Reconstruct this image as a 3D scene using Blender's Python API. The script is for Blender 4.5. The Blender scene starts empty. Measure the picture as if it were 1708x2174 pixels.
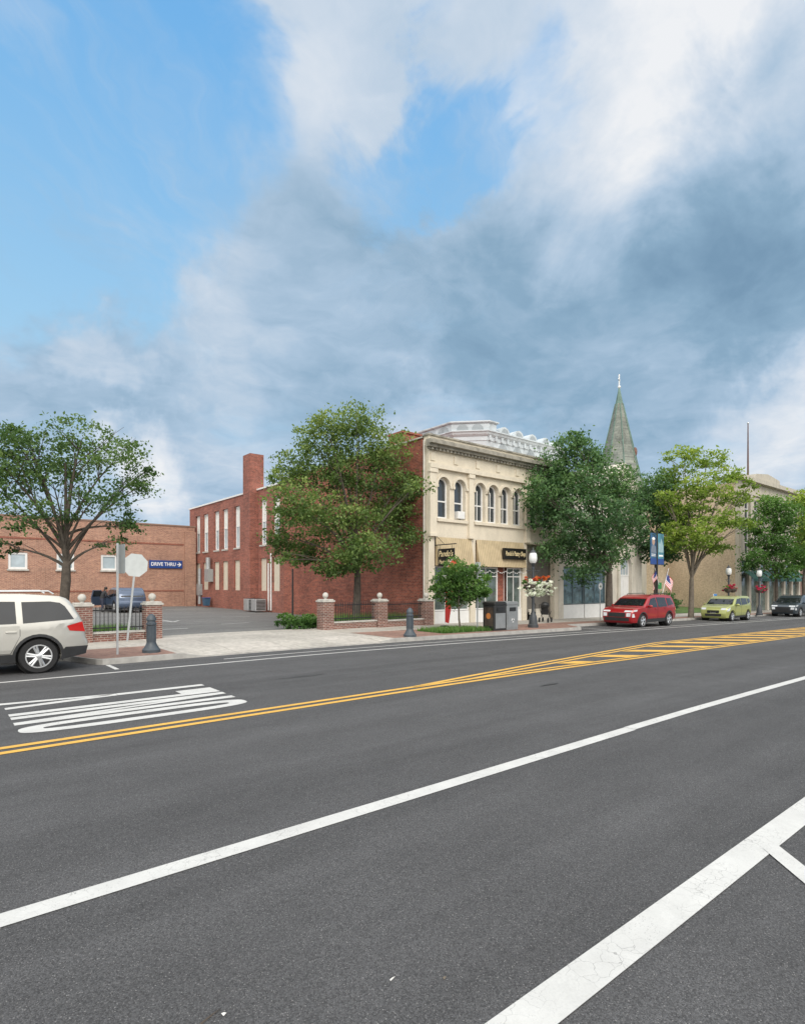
import bpy,bmesh,math,random
from mathutils import Vector,Matrix
R=math.radians; PI=math.pi
S=bpy.context.scene; COL=S.collection
random.seed(7)
A=R(50.7); sA,cA=math.sin(A),math.cos(A)
FW=Vector((cA,sA,0)); RT=Vector((sA,-cA,0)); UP=Vector((0,0,1))
F=1220.;CX=854.;HY=1240.;EYE=2.0
def pt(x,y,d): return Vector((0,0,EYE))+d*(FW+(x-CX)/F*RT+(HY-y)/F*UP)
def gz(u):
    s=min(max(0.,u-8),150)
    return -.014*s*s/(s+4)
# ------------------------------------------------------------------ mesh builder
class MB:
    def __init__(s,M=None): s.v=[];s.f=[];s.M=M
    def add(s,pts,faces):
        n=len(s.v)
        for p in pts:
            p=Vector(p); s.v.append(s.M@p if s.M else p)
        for f in faces: s.f.append(tuple(n+i for i in f))
        return s
    def box(s,x0,x1,y0,y1,z0,z1):
        return s.add([(x0,y0,z0),(x1,y0,z0),(x1,y1,z0),(x0,y1,z0),(x0,y0,z1),(x1,y0,z1),(x1,y1,z1),(x0,y1,z1)],
              [(0,3,2,1),(4,5,6,7),(0,1,5,4),(1,2,6,5),(2,3,7,6),(3,0,4,7)])
    def ext(s,poly,y0,y1):
        n=len(poly)
        return s.add([(x,y0,z) for x,z in poly]+[(x,y1,z) for x,z in poly],
              [tuple(range(n)),tuple(range(2*n-1,n-1,-1))]+[(i,(i+1)%n,n+(i+1)%n,n+i) for i in range(n)])
    def extz(s,poly,z0,z1,poly2=None):
        n=len(poly);p2=poly2 or poly
        return s.add([(x,y,z0) for x,y in poly]+[(x,y,z1) for x,y in p2],
              [tuple(range(n)),tuple(range(2*n-1,n-1,-1))]+[(i,(i+1)%n,n+(i+1)%n,n+i) for i in range(n)])
    def poly(s,pts): return s.add(pts,[tuple(range(len(pts)))])
    def tube(s,path,rad,n=8):
        path=[Vector(p) for p in path]
        if not isinstance(rad,(list,tuple)): rad=[rad]*len(path)
        pts=[];ref=None
        for i,p in enumerate(path):
            a=path[max(0,i-1)];b=path[min(len(path)-1,i+1)]
            t=(b-a).normalized() if (b-a).length>1e-9 else Vector((0,0,1))
            if ref is None:
                ref=t.orthogonal().normalized()
            ref=(ref-t*ref.dot(t)); ref=ref.normalized() if ref.length>1e-6 else t.orthogonal().normalized()
            q=t.cross(ref)
            for k in range(n):
                w=2*PI*k/n; pts.append(p+rad[i]*(math.cos(w)*ref+math.sin(w)*q))
        fs=[];m=len(path)
        for i in range(m-1):
            for k in range(n):
                a=i*n+k;b=i*n+(k+1)%n; fs.append((a,b,b+n,a+n))
        fs.append(tuple(range(n-1,-1,-1)));fs.append(tuple(range((m-1)*n,m*n)))
        return s.add(pts,fs)
    def lathe(s,prof,c=(0,0,0),n=16,axis='z'):
        pts=[]
        for r,z in prof:
            for k in range(n):
                w=2*PI*k/n; a,b=r*math.cos(w),r*math.sin(w)
                pts.append((c[0]+a,c[1]+b,c[2]+z) if axis=='z' else (c[0]+a,c[1]+z,c[2]+b))
        m=len(prof);fs=[]
        for i in range(m-1):
            for k in range(n):
                a=i*n+k;b=i*n+(k+1)%n; fs.append((a,b,b+n,a+n))
        fs.append(tuple(range(n-1,-1,-1)));fs.append(tuple(range((m-1)*n,m*n)))
        return s.add(pts,fs)
    def ell(s,c,r,n=14,m=9):
        if not isinstance(r,(list,tuple)): r=(r,r,r)
        pts=[]
        for i in range(m+1):
            th=PI*i/m; rr=max(math.sin(th),.001); z=-math.cos(th)
            for k in range(n):
                w=2*PI*k/n; pts.append((c[0]+r[0]*rr*math.cos(w),c[1]+r[1]*rr*math.sin(w),c[2]+r[2]*z))
        fs=[(i*n+k,i*n+(k+1)%n,(i+1)*n+(k+1)%n,(i+1)*n+k) for i in range(m) for k in range(n)]
        return s.add(pts,fs)
    def build(s,name,mat,par=None,smooth=False,bevel=0,recalc=True):
        me=bpy.data.meshes.new(name); me.from_pydata([tuple(p) for p in s.v],[],s.f)
        if recalc:
            bm=bmesh.new();bm.from_mesh(me);bmesh.ops.recalc_face_normals(bm,faces=bm.faces);bm.to_mesh(me);bm.free()
        return link(name,me,mat,par,smooth,bevel)
def link(name,me,mat,par=None,smooth=False,bevel=0):
    if mat: me.materials.append(mat)
    if smooth:
        me.polygons.foreach_set('use_smooth',[True]*len(me.polygons))
        try: me.set_sharp_from_angle(angle=R(38))
        except Exception: pass
    o=bpy.data.objects.new(name,me);COL.objects.link(o)
    if par: o.parent=par
    if bevel:
        b=o.modifiers.new('bevel','BEVEL');b.width=bevel;b.segments=2;b.limit_method='ANGLE';b.angle_limit=R(40)
    return o
def tag(o,label,cat,group=None,kind=None):
    if label:o['label']=label
    if cat:o['category']=cat
    if group:o['group']=group
    if kind:o['kind']=kind
    return o
def struct(o): o['kind']='structure';return o
def thing(name,label,cat,loc=(0,0,0),rot=0,group=None):
    o=bpy.data.objects.new(name,None);COL.objects.link(o);o.location=loc;o.rotation_euler=(0,0,rot);o.empty_display_size=.2
    return tag(o,label,cat,group)
def dup(root,loc,rot,label):
    r=root.copy();COL.objects.link(r);r.location=loc;r.rotation_euler=(0,0,rot);r['label']=label
    for ch in list(root.children):
        c=ch.copy();COL.objects.link(c);c.parent=r
        for g in list(ch.children):
            d=g.copy();COL.objects.link(d);d.parent=c
    return r
# ------------------------------------------------------------------ materials
class NT:
    def __init__(s,nt): s.nt=nt
    def set(s,sock,v):
        if hasattr(v,'is_output'): s.nt.links.new(v,sock)
        elif v is not None: sock.default_value=v
    def m(s,op,a,b=None,c=None,clamp=False):
        nd=s.nt.nodes.new('ShaderNodeMath');nd.operation=op;nd.use_clamp=clamp
        for i,v in enumerate((a,b,c)):
            if v is not None: s.set(nd.inputs[i],v)
        return nd.outputs[0]
    def vm(s,op,a,b=None):
        nd=s.nt.nodes.new('ShaderNodeVectorMath');nd.operation=op
        s.set(nd.inputs[0],a)
        if b is not None: s.set(nd.inputs[1],b)
        return nd.outputs['Value'] if op in('DOT_PRODUCT','LENGTH') else nd.outputs[0]
    def scale(s,a,k):
        nd=s.nt.nodes.new('ShaderNodeVectorMath');nd.operation='SCALE';s.set(nd.inputs[0],a);nd.inputs['Scale'].default_value=k;return nd.outputs[0]
    def mr(s,v,a,b,c=0.,d=1.,smooth=True):
        nd=s.nt.nodes.new('ShaderNodeMapRange');nd.interpolation_type='SMOOTHSTEP' if smooth else 'LINEAR'
        for i,x in enumerate((v,a,b,c,d)): s.set(nd.inputs[i],x)
        return nd.outputs[0]
    def noise(s,vec,scale,detail=4,rough=.55,dist=0.,col=False):
        nd=s.nt.nodes.new('ShaderNodeTexNoise');s.set(nd.inputs['Vector'],vec)
        nd.inputs['Scale'].default_value=scale;nd.inputs['Detail'].default_value=detail;nd.inputs['Roughness'].default_value=rough;nd.inputs['Distortion'].default_value=dist
        return nd.outputs[1 if col else 0]
    def vor(s,vec,scale,feat='F1'):
        nd=s.nt.nodes.new('ShaderNodeTexVoronoi');nd.feature=feat;s.set(nd.inputs['Vector'],vec);nd.inputs['Scale'].default_value=scale
        return nd
    def mix(s,f,a,b,mode='MIX'):
        nd=s.nt.nodes.new('ShaderNodeMix');nd.data_type='RGBA';nd.blend_type=mode
        s.set(nd.inputs[0],f)
        for i,v in ((6,a),(7,b)):
            if isinstance(v,(tuple,list)): v=tuple(v)+(1,) if len(v)==3 else tuple(v)
            s.set(nd.inputs[i],v)
        return nd.outputs[2]
    def ramp(s,f,stops,interp='LINEAR'):
        nd=s.nt.nodes.new('ShaderNodeValToRGB');cr=nd.color_ramp;cr.interpolation=interp
        while len(cr.elements)<len(stops): cr.elements.new(.5)
        for e,(p,c) in zip(cr.elements,stops): e.position=p;e.color=tuple(c)+(1,)
        s.set(nd.inputs[0],f);return nd.outputs[0]
    def obj(s): return s.nt.nodes.new('ShaderNodeTexCoord').outputs['Object']
    def xyz(s,v):
        nd=s.nt.nodes.new('ShaderNodeSeparateXYZ');s.set(nd.inputs[0],v);return nd.outputs
    def comb(s,x,y,z):
        nd=s.nt.nodes.new('ShaderNodeCombineXYZ')
        for i,v in enumerate((x,y,z)): s.set(nd.inputs[i],v)
        return nd.outputs[0]
    def bump(s,h,strength,dist=.02):
        nd=s.nt.nodes.new('ShaderNodeBump');nd.inputs['Strength'].default_value=strength;nd.inputs['Distance'].default_value=dist
        s.set(nd.inputs['Height'],h);return nd.outputs[0]
def newmat(name):
    m=bpy.data.materials.new(name);m.use_nodes=True;nt=m.node_tree
    return m,NT(nt),nt.nodes['Principled BSDF']
def sc(c,k): return tuple(min(1,x*k) for x in c)
def pm(name,c,rough=.7,var=.14,scale=4,metal=0,coat=0,bump=0,spec=.5,bscale=40):
    m,n,b=newmat(name);o=n.obj()
    f=n.noise(o,scale,3,.6)
    col=n.ramp(f,[(.3,sc(c,1-var)),(.7,sc(c,1+var))])
    n.set(b.inputs['Base Color'],col);b.inputs['Roughness'].default_value=rough;b.inputs['Metallic'].default_value=metal
    b.inputs['Specular IOR Level'].default_value=spec
    if coat: b.inputs['Coat Weight'].default_value=coat;b.inputs['Coat Roughness'].default_value=.05
    if bump: n.set(b.inputs['Normal'],n.bump(n.noise(o,bscale,3),bump))
    return m
def brickmat(name,c1,c2,mortar,bw=.22,rh=.075,ms=.008,flat=False,offset=.5,stain=.3,rough=.85,course=0.):
    m,n,b=newmat(name);o=n.obj();x=n.xyz(o)
    xy=n.m('ADD',x[0],x[1])
    vec=o if flat else n.comb(xy,x[2],0.)
    t=n.nt.nodes.new('ShaderNodeTexBrick');n.set(t.inputs['Vector'],vec);t.offset=offset
    for k,v in (('Color1',c1),('Color2',c2),('Mortar',mortar)): t.inputs[k].default_value=tuple(v)+(1,)
    t.inputs['Scale'].default_value=1;t.inputs['Mortar Size'].default_value=ms;t.inputs['Mortar Smooth'].default_value=.3
    t.inputs['Brick Width'].default_value=bw;t.inputs['Row Height'].default_value=rh;t.inputs['Bias'].default_value=0
    big=n.noise(o,.45,4,.65);sm=n.noise(o,7,3)
    k=n.m('ADD',n.mr(big,.3,.7,1-stain,1+stain*.6),n.mr(sm,.3,.7,-.14,.14))
    if course:
        cn=n.noise(n.comb(n.m('MULTIPLY',xy,.5),0.,n.m('MULTIPLY',x[2],3.2)),2.2,3,.6);k=n.m('ADD',k,n.mr(cn,.3,.7,-course,course))
    col=n.mix(1.,t.outputs['Color'],n.comb(k,k,k),'MULTIPLY')
    n.set(b.inputs['Base Color'],col);b.inputs['Roughness'].default_value=rough
    n.set(b.inputs['Normal'],n.bump(t.outputs['Fac'],-.4,.01))
    return m
def stonemat(name,c,stain=.35):
    m,n,b=newmat(name);o=n.obj();x=n.xyz(o)
    st=n.noise(n.comb(n.m('MULTIPLY',n.m('ADD',x[0],x[1]),1.6),0.,n.m('MULTIPLY',x[2],.6)),1.3,5,.65)
    g=n.noise(o,14,3)
    k=n.m('ADD',n.mr(st,.30,.60,1-stain,1.04),n.mr(g,.3,.7,-.05,.05))
    col=n.mix(1.,tuple(c),n.comb(k,n.m('MULTIPLY',k,.985),n.m('MULTIPLY',k,.96)),'MULTIPLY')
    n.set(b.inputs['Base Color'],col);b.inputs['Roughness'].default_value=.85
    n.set(b.inputs['Normal'],n.bump(g,.15))
    return m
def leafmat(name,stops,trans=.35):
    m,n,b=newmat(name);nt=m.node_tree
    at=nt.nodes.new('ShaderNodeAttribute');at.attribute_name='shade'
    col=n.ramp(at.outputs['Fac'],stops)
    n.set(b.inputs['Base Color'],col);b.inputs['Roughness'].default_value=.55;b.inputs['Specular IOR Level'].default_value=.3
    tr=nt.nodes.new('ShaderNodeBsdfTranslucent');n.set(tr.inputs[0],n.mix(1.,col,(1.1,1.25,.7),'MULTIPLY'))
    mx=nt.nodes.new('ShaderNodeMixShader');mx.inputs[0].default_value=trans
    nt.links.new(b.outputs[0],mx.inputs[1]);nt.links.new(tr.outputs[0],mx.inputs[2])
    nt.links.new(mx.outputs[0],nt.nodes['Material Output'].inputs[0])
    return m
def asphalt(name,c,speck=1.,dark=.17):
    m,n,b=newmat(name);o=n.obj();x=n.xyz(o)
    big=n.noise(n.comb(n.m('MULTIPLY',x[0],.07),n.m('MULTIPLY',x[1],1.1),0.),1.0,4,.6)
    mid=n.noise(n.comb(n.m('MULTIPLY',x[0],.6),x[1],0.),1.3,5,.7);fine=n.noise(o,190,2,.7)
    v=n.vor(o,130);vc=n.xyz(v.outputs['Color'])
    spk=n.m('MULTIPLY',n.mr(vc[0],.80,.95),n.mr(v.outputs['Distance'],.6,.25))
    spk=n.m('MULTIPLY',spk,n.mr(vc[1],.0,1.,.1,1.))
    k=n.m('MULTIPLY',n.mr(big,.28,.72,1-dark,1+dark*.8),n.mr(mid,.25,.75,.90,1.10))
    k=n.m('MULTIPLY',k,n.mr(vc[2],0.,1.,.62,1.38,False))
    k=n.m('MULTIPLY',k,n.mr(fine,.25,.75,.65,1.35))
    base=n.mix(1.,tuple(c),n.comb(k,k,k),'MULTIPLY')
    col=n.mix(n.m('MULTIPLY',spk,.62*speck),base,(.38,.37,.36))
    n.set(b.inputs['Base Color'],col);b.inputs['Roughness'].default_value=.85;b.inputs['Specular IOR Level'].default_value=.3
    n.set(b.inputs['Normal'],n.bump(n.m('ADD',fine,n.m('MULTIPLY',v.outputs['Distance'],-.6)),.6,.010))
    return m
def roadpaint(name,c,wear=.5):
    m,n,b=newmat(name);o=n.obj()
    wob=n.vm('ADD',o,n.scale(n.noise(o,6,3,.6,0,True),.14))
    e=n.vor(wob,11,'DISTANCE_TO_EDGE').outputs[0]
    crack=n.m('MULTIPLY',n.mr(e,.020,.004),n.mr(n.noise(o,1.7,2),.40,.58))
    fine=n.noise(o,90,3,.7);chips=n.m('MULTIPLY',n.mr(fine,.57,.66),n.mr(n.noise(o,3,3),.40,.68))
    w=n.m('MAXIMUM',n.m('MULTIPLY',crack,.55),n.m('MULTIPLY',chips,wear))
    k=n.mr(n.noise(o,2.2,5,.65),.25,.75,.88,1.05)
    k=n.m('MULTIPLY',k,n.mr(fine,.2,.8,.90,1.05))
    base=n.mix(1.,tuple(c),n.comb(k,k,k),'MULTIPLY')
    n.set(b.inputs['Base Color'],n.mix(w,base,(.13,.13,.13)));b.inputs['Roughness'].default_value=.75
    n.set(b.inputs['Normal'],n.bump(fine,.25,.01))
    return m
ASPH=asphalt('asphalt',(.085,.085,.088))
LOTA=asphalt('lot_asphalt',(.165,.165,.162),.6,.2)
WPAINT=roadpaint('white_road_paint',(.60,.60,.585),.6)
YPAINT=roadpaint('yellow_road_paint',(.72,.42,.08),.45)
CONC=brickmat('concrete_slabs',(.40,.375,.335),(.44,.41,.37),(.22,.20,.18),1.5,1.5,.012,True,0.,.18)
APRON=brickmat('apron_concrete',(.42,.395,.355),(.46,.43,.39),(.26,.24,.21),1.7,2.2,.012,True,0.,.18)
PAVER=brickmat('paver_brick',(.24,.125,.10),(.30,.18,.14),(.2,.16,.13),.21,.105,.008,True,.5,.25)
KERB=pm('kerb_stone',(.34,.33,.31),.85,.2,3,bump=.2)
REDB=brickmat('red_brick',(.33,.086,.050),(.185,.048,.032),(.27,.17,.13),.22,.078,.009,stain=.26,course=.18)
WINGB=brickmat('wing_brick',(.32,.096,.062),(.20,.06,.043),(.29,.19,.155),.22,.078,.009,stain=.22,course=.14)
TANB=brickmat('tan_brick',(.41,.205,.135),(.28,.125,.085),(.44,.34,.27),.24,.085,.012,stain=.16,course=.08)
BEIGEB=brickmat('beige_brick',(.52,.41,.28),(.45,.35,.24),(.5,.43,.35),.24,.085,.01,stain=.12)
PIERB=brickmat('pier_brick',(.22,.088,.068),(.135,.055,.046),(.33,.28,.24),.2,.07,.012,stain=.25)
STONE=stonemat('cream_stone',(.66,.605,.505),.09)
DSTONE=stonemat('weathered_stone',(.34,.325,.285),.5)
WSTONE=stonemat('pale_stone',(.60,.57,.51),.16)
GSTONE=stonemat('grey_stone',(.46,.43,.375),.18)
WHITEP=pm('white_paint',(.74,.74,.73),.5,.05)
ORNW=stonemat('white_roof_paint',(.55,.61,.66),.28)
ORND=stonemat('grey_roof_paint',(.34,.385,.42),.3)
COPING=pm('coping_stone',(.46,.445,.41),.8,.18)
GLASS=pm('window_glass',(.03,.04,.05),.06,.3,.8,spec=.9)
PALEG=pm('pale_glass',(.35,.42,.46),.12,.25,.8,spec=.8)
SHOPG=pm('shop_glass',(.10,.13,.12),.07,.5,1.6,spec=.8)
BLIND=pm('window_blind',(.70,.70,.66),.6,.06)
CARG=pm('car_glass',(.012,.014,.017),.04,.2,spec=.8)
BLACK=pm('black_metal',(.014,.015,.017),.45,.2)
BOLL=pm('bollard_paint',(.055,.07,.085),.45,.15)
GALV=pm('galvanised_steel',(.42,.44,.45),.45,.12,metal=.5)
SIGNBK=pm('sign_back',(.50,.53,.53),.5,.08,metal=.2)
SIGNDK=pm('sign_back_dull',(.27,.29,.29),.5,.12,metal=.3)
RUB=pm('tyre_rubber',(.017,.017,.018),.8,.2)
ALLOY=pm('alloy',(.62,.63,.64),.3,.08,metal=.75)
DARKP=pm('dark_plastic',(.028,.029,.031),.6,.15)
BARK=pm('bark',(.085,.070,.057),.9,.35,6,bump=.5)
BARKL=pm('bark_grey',(.14,.12,.095),.9,.3,6,bump=.5)
SLATE=brickmat('slate',(.165,.185,.165),(.225,.24,.21),(.11,.12,.11),.4,.25,.01,stain=.45)
COPPER=pm('copper_green',(.12,.195,.16),.6,.3,2)
# ------------------------------------------------------------------ world + sun + camera
W=bpy.data.worlds.new('World');S.world=W;W.use_nodes=True
n=NT(W.node_tree);bg=W.node_tree.nodes['Background']
SUND=Vector((-.40,-.75,.75)).normalized()
sky=W.node_tree.nodes.new('ShaderNodeTexSky');sky.sky_type='NISHITA';sky.sun_disc=False
sky.sun_elevation=math.asin(SUND.z);sky.sun_rotation=math.atan2(SUND.x,SUND.y)
D=W.node_tree.nodes.new('ShaderNodeTexCoord').outputs['Generated']
dx=n.xyz(D)
Dw=n.vm('NORMALIZE',n.vm('ADD',D,n.scale(n.vm('SUBTRACT',n.noise(D,3.6,6,.6,.3,True),(.5,.5,.5)),.46)))
def lobe(x,y,a0,a1):
    v=(FW+(x-CX)/F*RT+(HY-y)/F*UP).normalized()
    return n.mr(n.vm('DOT_PRODUCT',Dw,tuple(v)),math.cos(R(a1)),math.cos(R(a0)))
def wsum(base,terms):
    r=base
    for k,l in terms: r=n.m('MULTIPLY_ADD',l,k,r)
    return r
den=n.m('ADD',n.m('MAXIMUM',dx[2],0.),.22)
P=n.comb(n.m('DIVIDE',dx[0],den),n.m('DIVIDE',dx[1],den),n.m('MULTIPLY',dx[2],.8))
warp=n.scale(n.noise(P,2.2,4,.55,0,True),.45)
Pw=n.vm('ADD',P,warp)
n1=n.noise(n.vm('ADD',Pw,(3.7,1.9,0.)),1.9,9,.58)
n2=n.noise(n.vm('ADD',Pw,(21.3,7.1,2.)),2.4,9,.58)
n3=n.noise(n.vm('ADD',Pw,(5.3,17.1,4.)),6.5,6,.58)
px=n.xyz(Pw)
n4=n.noise(n.comb(n.m('MULTIPLY_ADD',px[0],.9,n.m('MULTIPLY',px[1],.5)),n.m('MULTIPLY_ADD',px[1],2.6,n.m('MULTIPLY',px[0],-1.6)),3.),2.0,8,.6)
bias=wsum(.46,[(-.40,lobe(110,80,5,20)),(-.26,lobe(340,240,2,12)),(-.40,lobe(985,250,1,8)),(-.38,lobe(880,340,1,7)),(-.34,lobe(10,420,2,11)),(.20,lobe(820,70,3,9)),(.2,lobe(1500,250,10,25)),(-.16,lobe(60,640,1,6))])
dens=n.m('ADD',n.m('MULTIPLY',n.m('SUBTRACT',n1,.5),1.35),bias)
mask=n.m('MAXIMUM',n.mr(dens,-.12,.50),n.m('MULTIPLY',n.mr(n4,.42,.78),.62))
sh=n.m('ADD',n.m('MULTIPLY',n.m('SUBTRACT',n2,.5),.66),n.m('MULTIPLY',n.m('SUBTRACT',n3,.5),.34))
shade=n.m('ADD',sh,wsum(.60,[(.21,lobe(1280,250,3,13)),(.24,lobe(1600,90,4,15)),(.09,lobe(850,80,3,12)),(.07,lobe(520,500,5,16)),(-.25,lobe(1690,450,4,13)),(-.18,lobe(1300,640,5,15)),(-.17,lobe(860,730,6,18)),(-.10,lobe(140,760,4,13)),(.34,lobe(340,1020,1,6)),(.24,lobe(1720,940,2,10)),(.16,lobe(920,870,1,4)),(.16,lobe(240,770,1,4)),(-.10,lobe(130,480,1,6))]))
ccol=n.ramp(shade,[(.12,(.19,.32,.46)),(.33,(.265,.415,.565)),(.54,(.415,.555,.71)),(.76,(.61,.70,.81)),(1.,(.86,.88,.91))])
blue=n.mix(.92,n.scale(sky.outputs[0],.10),n.ramp(dx[2],[(.0,(.57,.73,.87)),(.35,(.37,.65,.90)),(.72,(.165,.46,.86))]))
out=n.mix(mask,blue,ccol)
back=n.mr(n.vm('DOT_PRODUCT',D,tuple((-FW+.9*UP).normalized())),.02,.70)  # bright glow added to unseen sky behind the camera, to light the scene
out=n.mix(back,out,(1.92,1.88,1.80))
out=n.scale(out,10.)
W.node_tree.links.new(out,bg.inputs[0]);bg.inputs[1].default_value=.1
sd=bpy.data.lights.new('sun','SUN');sd.energy=1.5;sd.angle=R(22);sd.color=(1,.94,.85)
so=bpy.data.objects.new('sun',sd);COL.objects.link(so);so.rotation_euler=(-SUND).to_track_quat('-Z','Y').to_euler()
cd=bpy.data.cameras.new('camera');co=bpy.data.objects.new('camera',cd);COL.objects.link(co)
co.location=(0,0,EYE);co.rotation_euler=(PI/2,0,-(PI/2-A));cd.sensor_fit='HORIZONTAL';cd.sensor_width=36;cd.lens=F/1708*36
cd.shift_y=153/1708;cd.clip_end=3000;cd.clip_start=.05;S.camera=co
S.view_settings.view_transform='Standard'
# ------------------------------------------------------------------ ground
def frange(a,b,st):
    k=max(1,int(math.ceil((b-a)/st)));return [a+(b-a)*i/k for i in range(k+1)]
def sheet(name,mat,u0,u1,v0,v1,dz,st=1.,par=None,rows=1,zf=None):
    f0=v0 if callable(v0) else (lambda u:v0)
    f1=v1 if callable(v1) else (lambda u:v1)
    us=frange(u0,u1,st);pts=[];fs=[]
    for u in us:
        for r in range(rows+1):
            v=f0(u)+(f1(u)-f0(u))*r/rows
            pts.append((u,v,gz(u)+(zf(u,v) if zf else dz)))
    k=rows+1
    for i in range(len(us)-1):
        for r in range(rows): fs.append((i*k+r,(i+1)*k+r,(i+1)*k+r+1,i*k+r+1))
    mb=MB().add(pts,fs);return mb.build(name,mat,par,recalc=False)
GROUNDM=pm('ground_earth',(.10,.11,.07),.95,.3,.2)
g=MB();us=[-900,-200,0]+[8+4*i for i in range(40)]+[400,1500]
pp=[(u,v,gz(u)-.06) for u in us for v in (-700,1500)]
g.add(pp,[(2*i,2*i+2,2*i+3,2*i+1) for i in range(len(us)-1)])
struct(g.build('ground',GROUNDM,recalc=False))
def ss(x): x=min(1,max(0,x));return x*x*(3-2*x)
def vf(u):
    if u<9: return 17.25-1.6*ss((u-2.55)/.75)
    return 15.65+1.6*ss((u-23.6)/1.6)
road=struct(sheet('road',ASPH,-60,170,-12,17.4,0,2.))
def line(name,mat,u0,u1,v0,v1,dz=.006,st=2.): return sheet(name,mat,u0,u1,v0,v1,dz,st,road)
line('lane_line',WPAINT,-20,7.45,4.06,4.23);line('lane_line',WPAINT,7.46,120,4.08,4.24)
line('parking_line',WPAINT,-20,120,1.57,1.78)
def gpx(x,y,z=.006): p=pt(x,y,F*EYE/(y-HY));return (p.x,p.y,z)
a=MB();a.poly([gpx(1618,1803,.009),gpx(1642,1790,.009),gpx(1780,1899,.009),gpx(1780,1940,.009)]);a.build('bay_line',WPAINT,road)
line('centre_line',YPAINT,-20,120,8.17,8.29);line('centre_line',YPAINT,-20,7.2,8.42,8.54)
def vU(u): return 8.54+1.80*min(1,max(0,(u-7.2)/13.0))
line('median_line',YPAINT,7.2,120,lambda u:vU(u)-.12,lambda u:vU(u),st=1.)
line('median_line',YPAINT,8.6,120,lambda u:vU(u)-.36,lambda u:vU(u)-.25,st=1.)
line('median_line',YPAINT,7.2,120,8.40,8.51,st=1.)
for i in range(26):
    u0=12.3+2.05*i;v1=vU(u0)-.38;u1=u0+(v1-8.53)*1.22;w=.85
    a=MB();a.poly([(u0,v1,gz(u0)+.006),(u0+w,v1,gz(u0+w)+.006),(u1+w,8.53,gz(u1+w)+.006),(u1,8.53,gz(u1)+.006)]);a.build('median_hatch',YPAINT,road)
line('edge_line',WPAINT,-20,120,14.08,14.19);line('parking_lane_line',WPAINT,6,120,14.78,14.86)
for u in (24.9,31.5,38.5,45.5,52.5): line('bay_tick',WPAINT,u,u+.1,14.88,16.9)
line('bay_tick',WPAINT,3.3,3.4,14.6,15.55)
wb=MB();U0,WH=4.15,3.25
def ring(v0,w,t,nn=36):
    for i in range(nn):
        q=[]
        for k in (i,i+1):
            th=2*PI*k/nn
            def sp(rx,ry):
                c,s_=math.cos(th),math.sin(th);e=.62
                return (w/2+rx*math.copysign(abs(c)**e,c),.5+ry*math.copysign(abs(s_)**e,s_))
            q.append((sp(w/2,.5),sp(w/2-t,.5-.09)))
        (o0,i0),(o1,i1)=q
        wb.poly([(U0-WH*y,v0+x,.006) for x,y in (o0,o1,i1,i0)])
def bar(x0,y0,x1,y1,w): return [(x0-w/2,y0),(x0+w/2,y0),(x1+w/2,y1),(x1-w/2,y1)]
ring(9.0,.62,.20)
def put(v0,pl): wb.poly([(U0-WH*y,v0+x,.006) for x,y in pl])
put(9.72,bar(.09,0,.09,1,.19));put(9.72,bar(.52,0,.52,1,.19));put(9.72,[(.187,.99),(.187,.66),(.423,.01),(.423,.34)])
put(10.42,bar(.09,0,.09,1,.19));put(10.42,[(.187,0),(.52,0),(.52,.2),(.187,.2)])
put(11.02,bar(.28,0,.28,.48,.19));put(11.02,[(.185,.482),(.375,.482),(.17,1),(0,1)]);put(11.02,[(.281,.53),(.376,.482),(.67,1.08),(.49,1.08)])
wb.build('lane_word',WPAINT,road)
TAR=pm('tar_patch',(.05,.05,.05),.7,.25,3)
for (u,v,a_,b_) in ((6.2,11.0,.55,.10),(9.5,7.0,.3,.04)):
    a=MB();a.poly([(u+a_*math.cos(k*PI/9)*(1+.15*math.sin(3*k)),v+b_*math.sin(k*PI/9)*(1+.2*math.cos(5*k)),.004) for k in range(18)]);a.build('tar_patch',TAR,road)
def apron(u): return ss((u-5.1)/.6)*ss((12.5-u)/.6)
def swz(u,v):
    a_=apron(u);return .13*(1-a_)+a_*(.02+.11*ss((v-vf(u))/1.9))
sw=struct(sheet('sidewalk',CONC,-40,170,lambda u:vf(u)+.16,21.6,.13,.35,None,6,swz))
sheet('driveway_apron',APRON,5.35,12.3,lambda u:vf(u)+.02,20.6,.13,.35,sw,8,lambda u,v:swz(u,v)+.006)
sheet('paver_strip',PAVER,-12,5.1,lambda u:vf(u)+.17,18.3,.135,.2,sw)
sheet('paver_strip',PAVER,12.6,110,lambda u:vf(u)+.17,18.6,.135,.3,sw)
kb=MB()
us=frange(-40,5.3,.12)+frange(5.31,12.35,.5)+frange(12.4,110,.3)
for i in range(len(us)-1):
    a_,b_=us[i],us[i+1]
    def kp(u):
        h=.135*(1-apron(u))+.022*apron(u);s_=.16
        return [(u,vf(u)-.02,gz(u)-.02),(u,vf(u),gz(u)+h),(u,vf(u)+s_,gz(u)+h)]
    p=kp(a_);q=kp(b_);kb.add(p+q,[(0,3,4,1),(1,4,5,2)])
struct(kb.build('kerb',KERB,recalc=False))
lot=struct(sheet('parking_lot',LOTA,-30,18.9,20.95,60,.075,1.))
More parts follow.
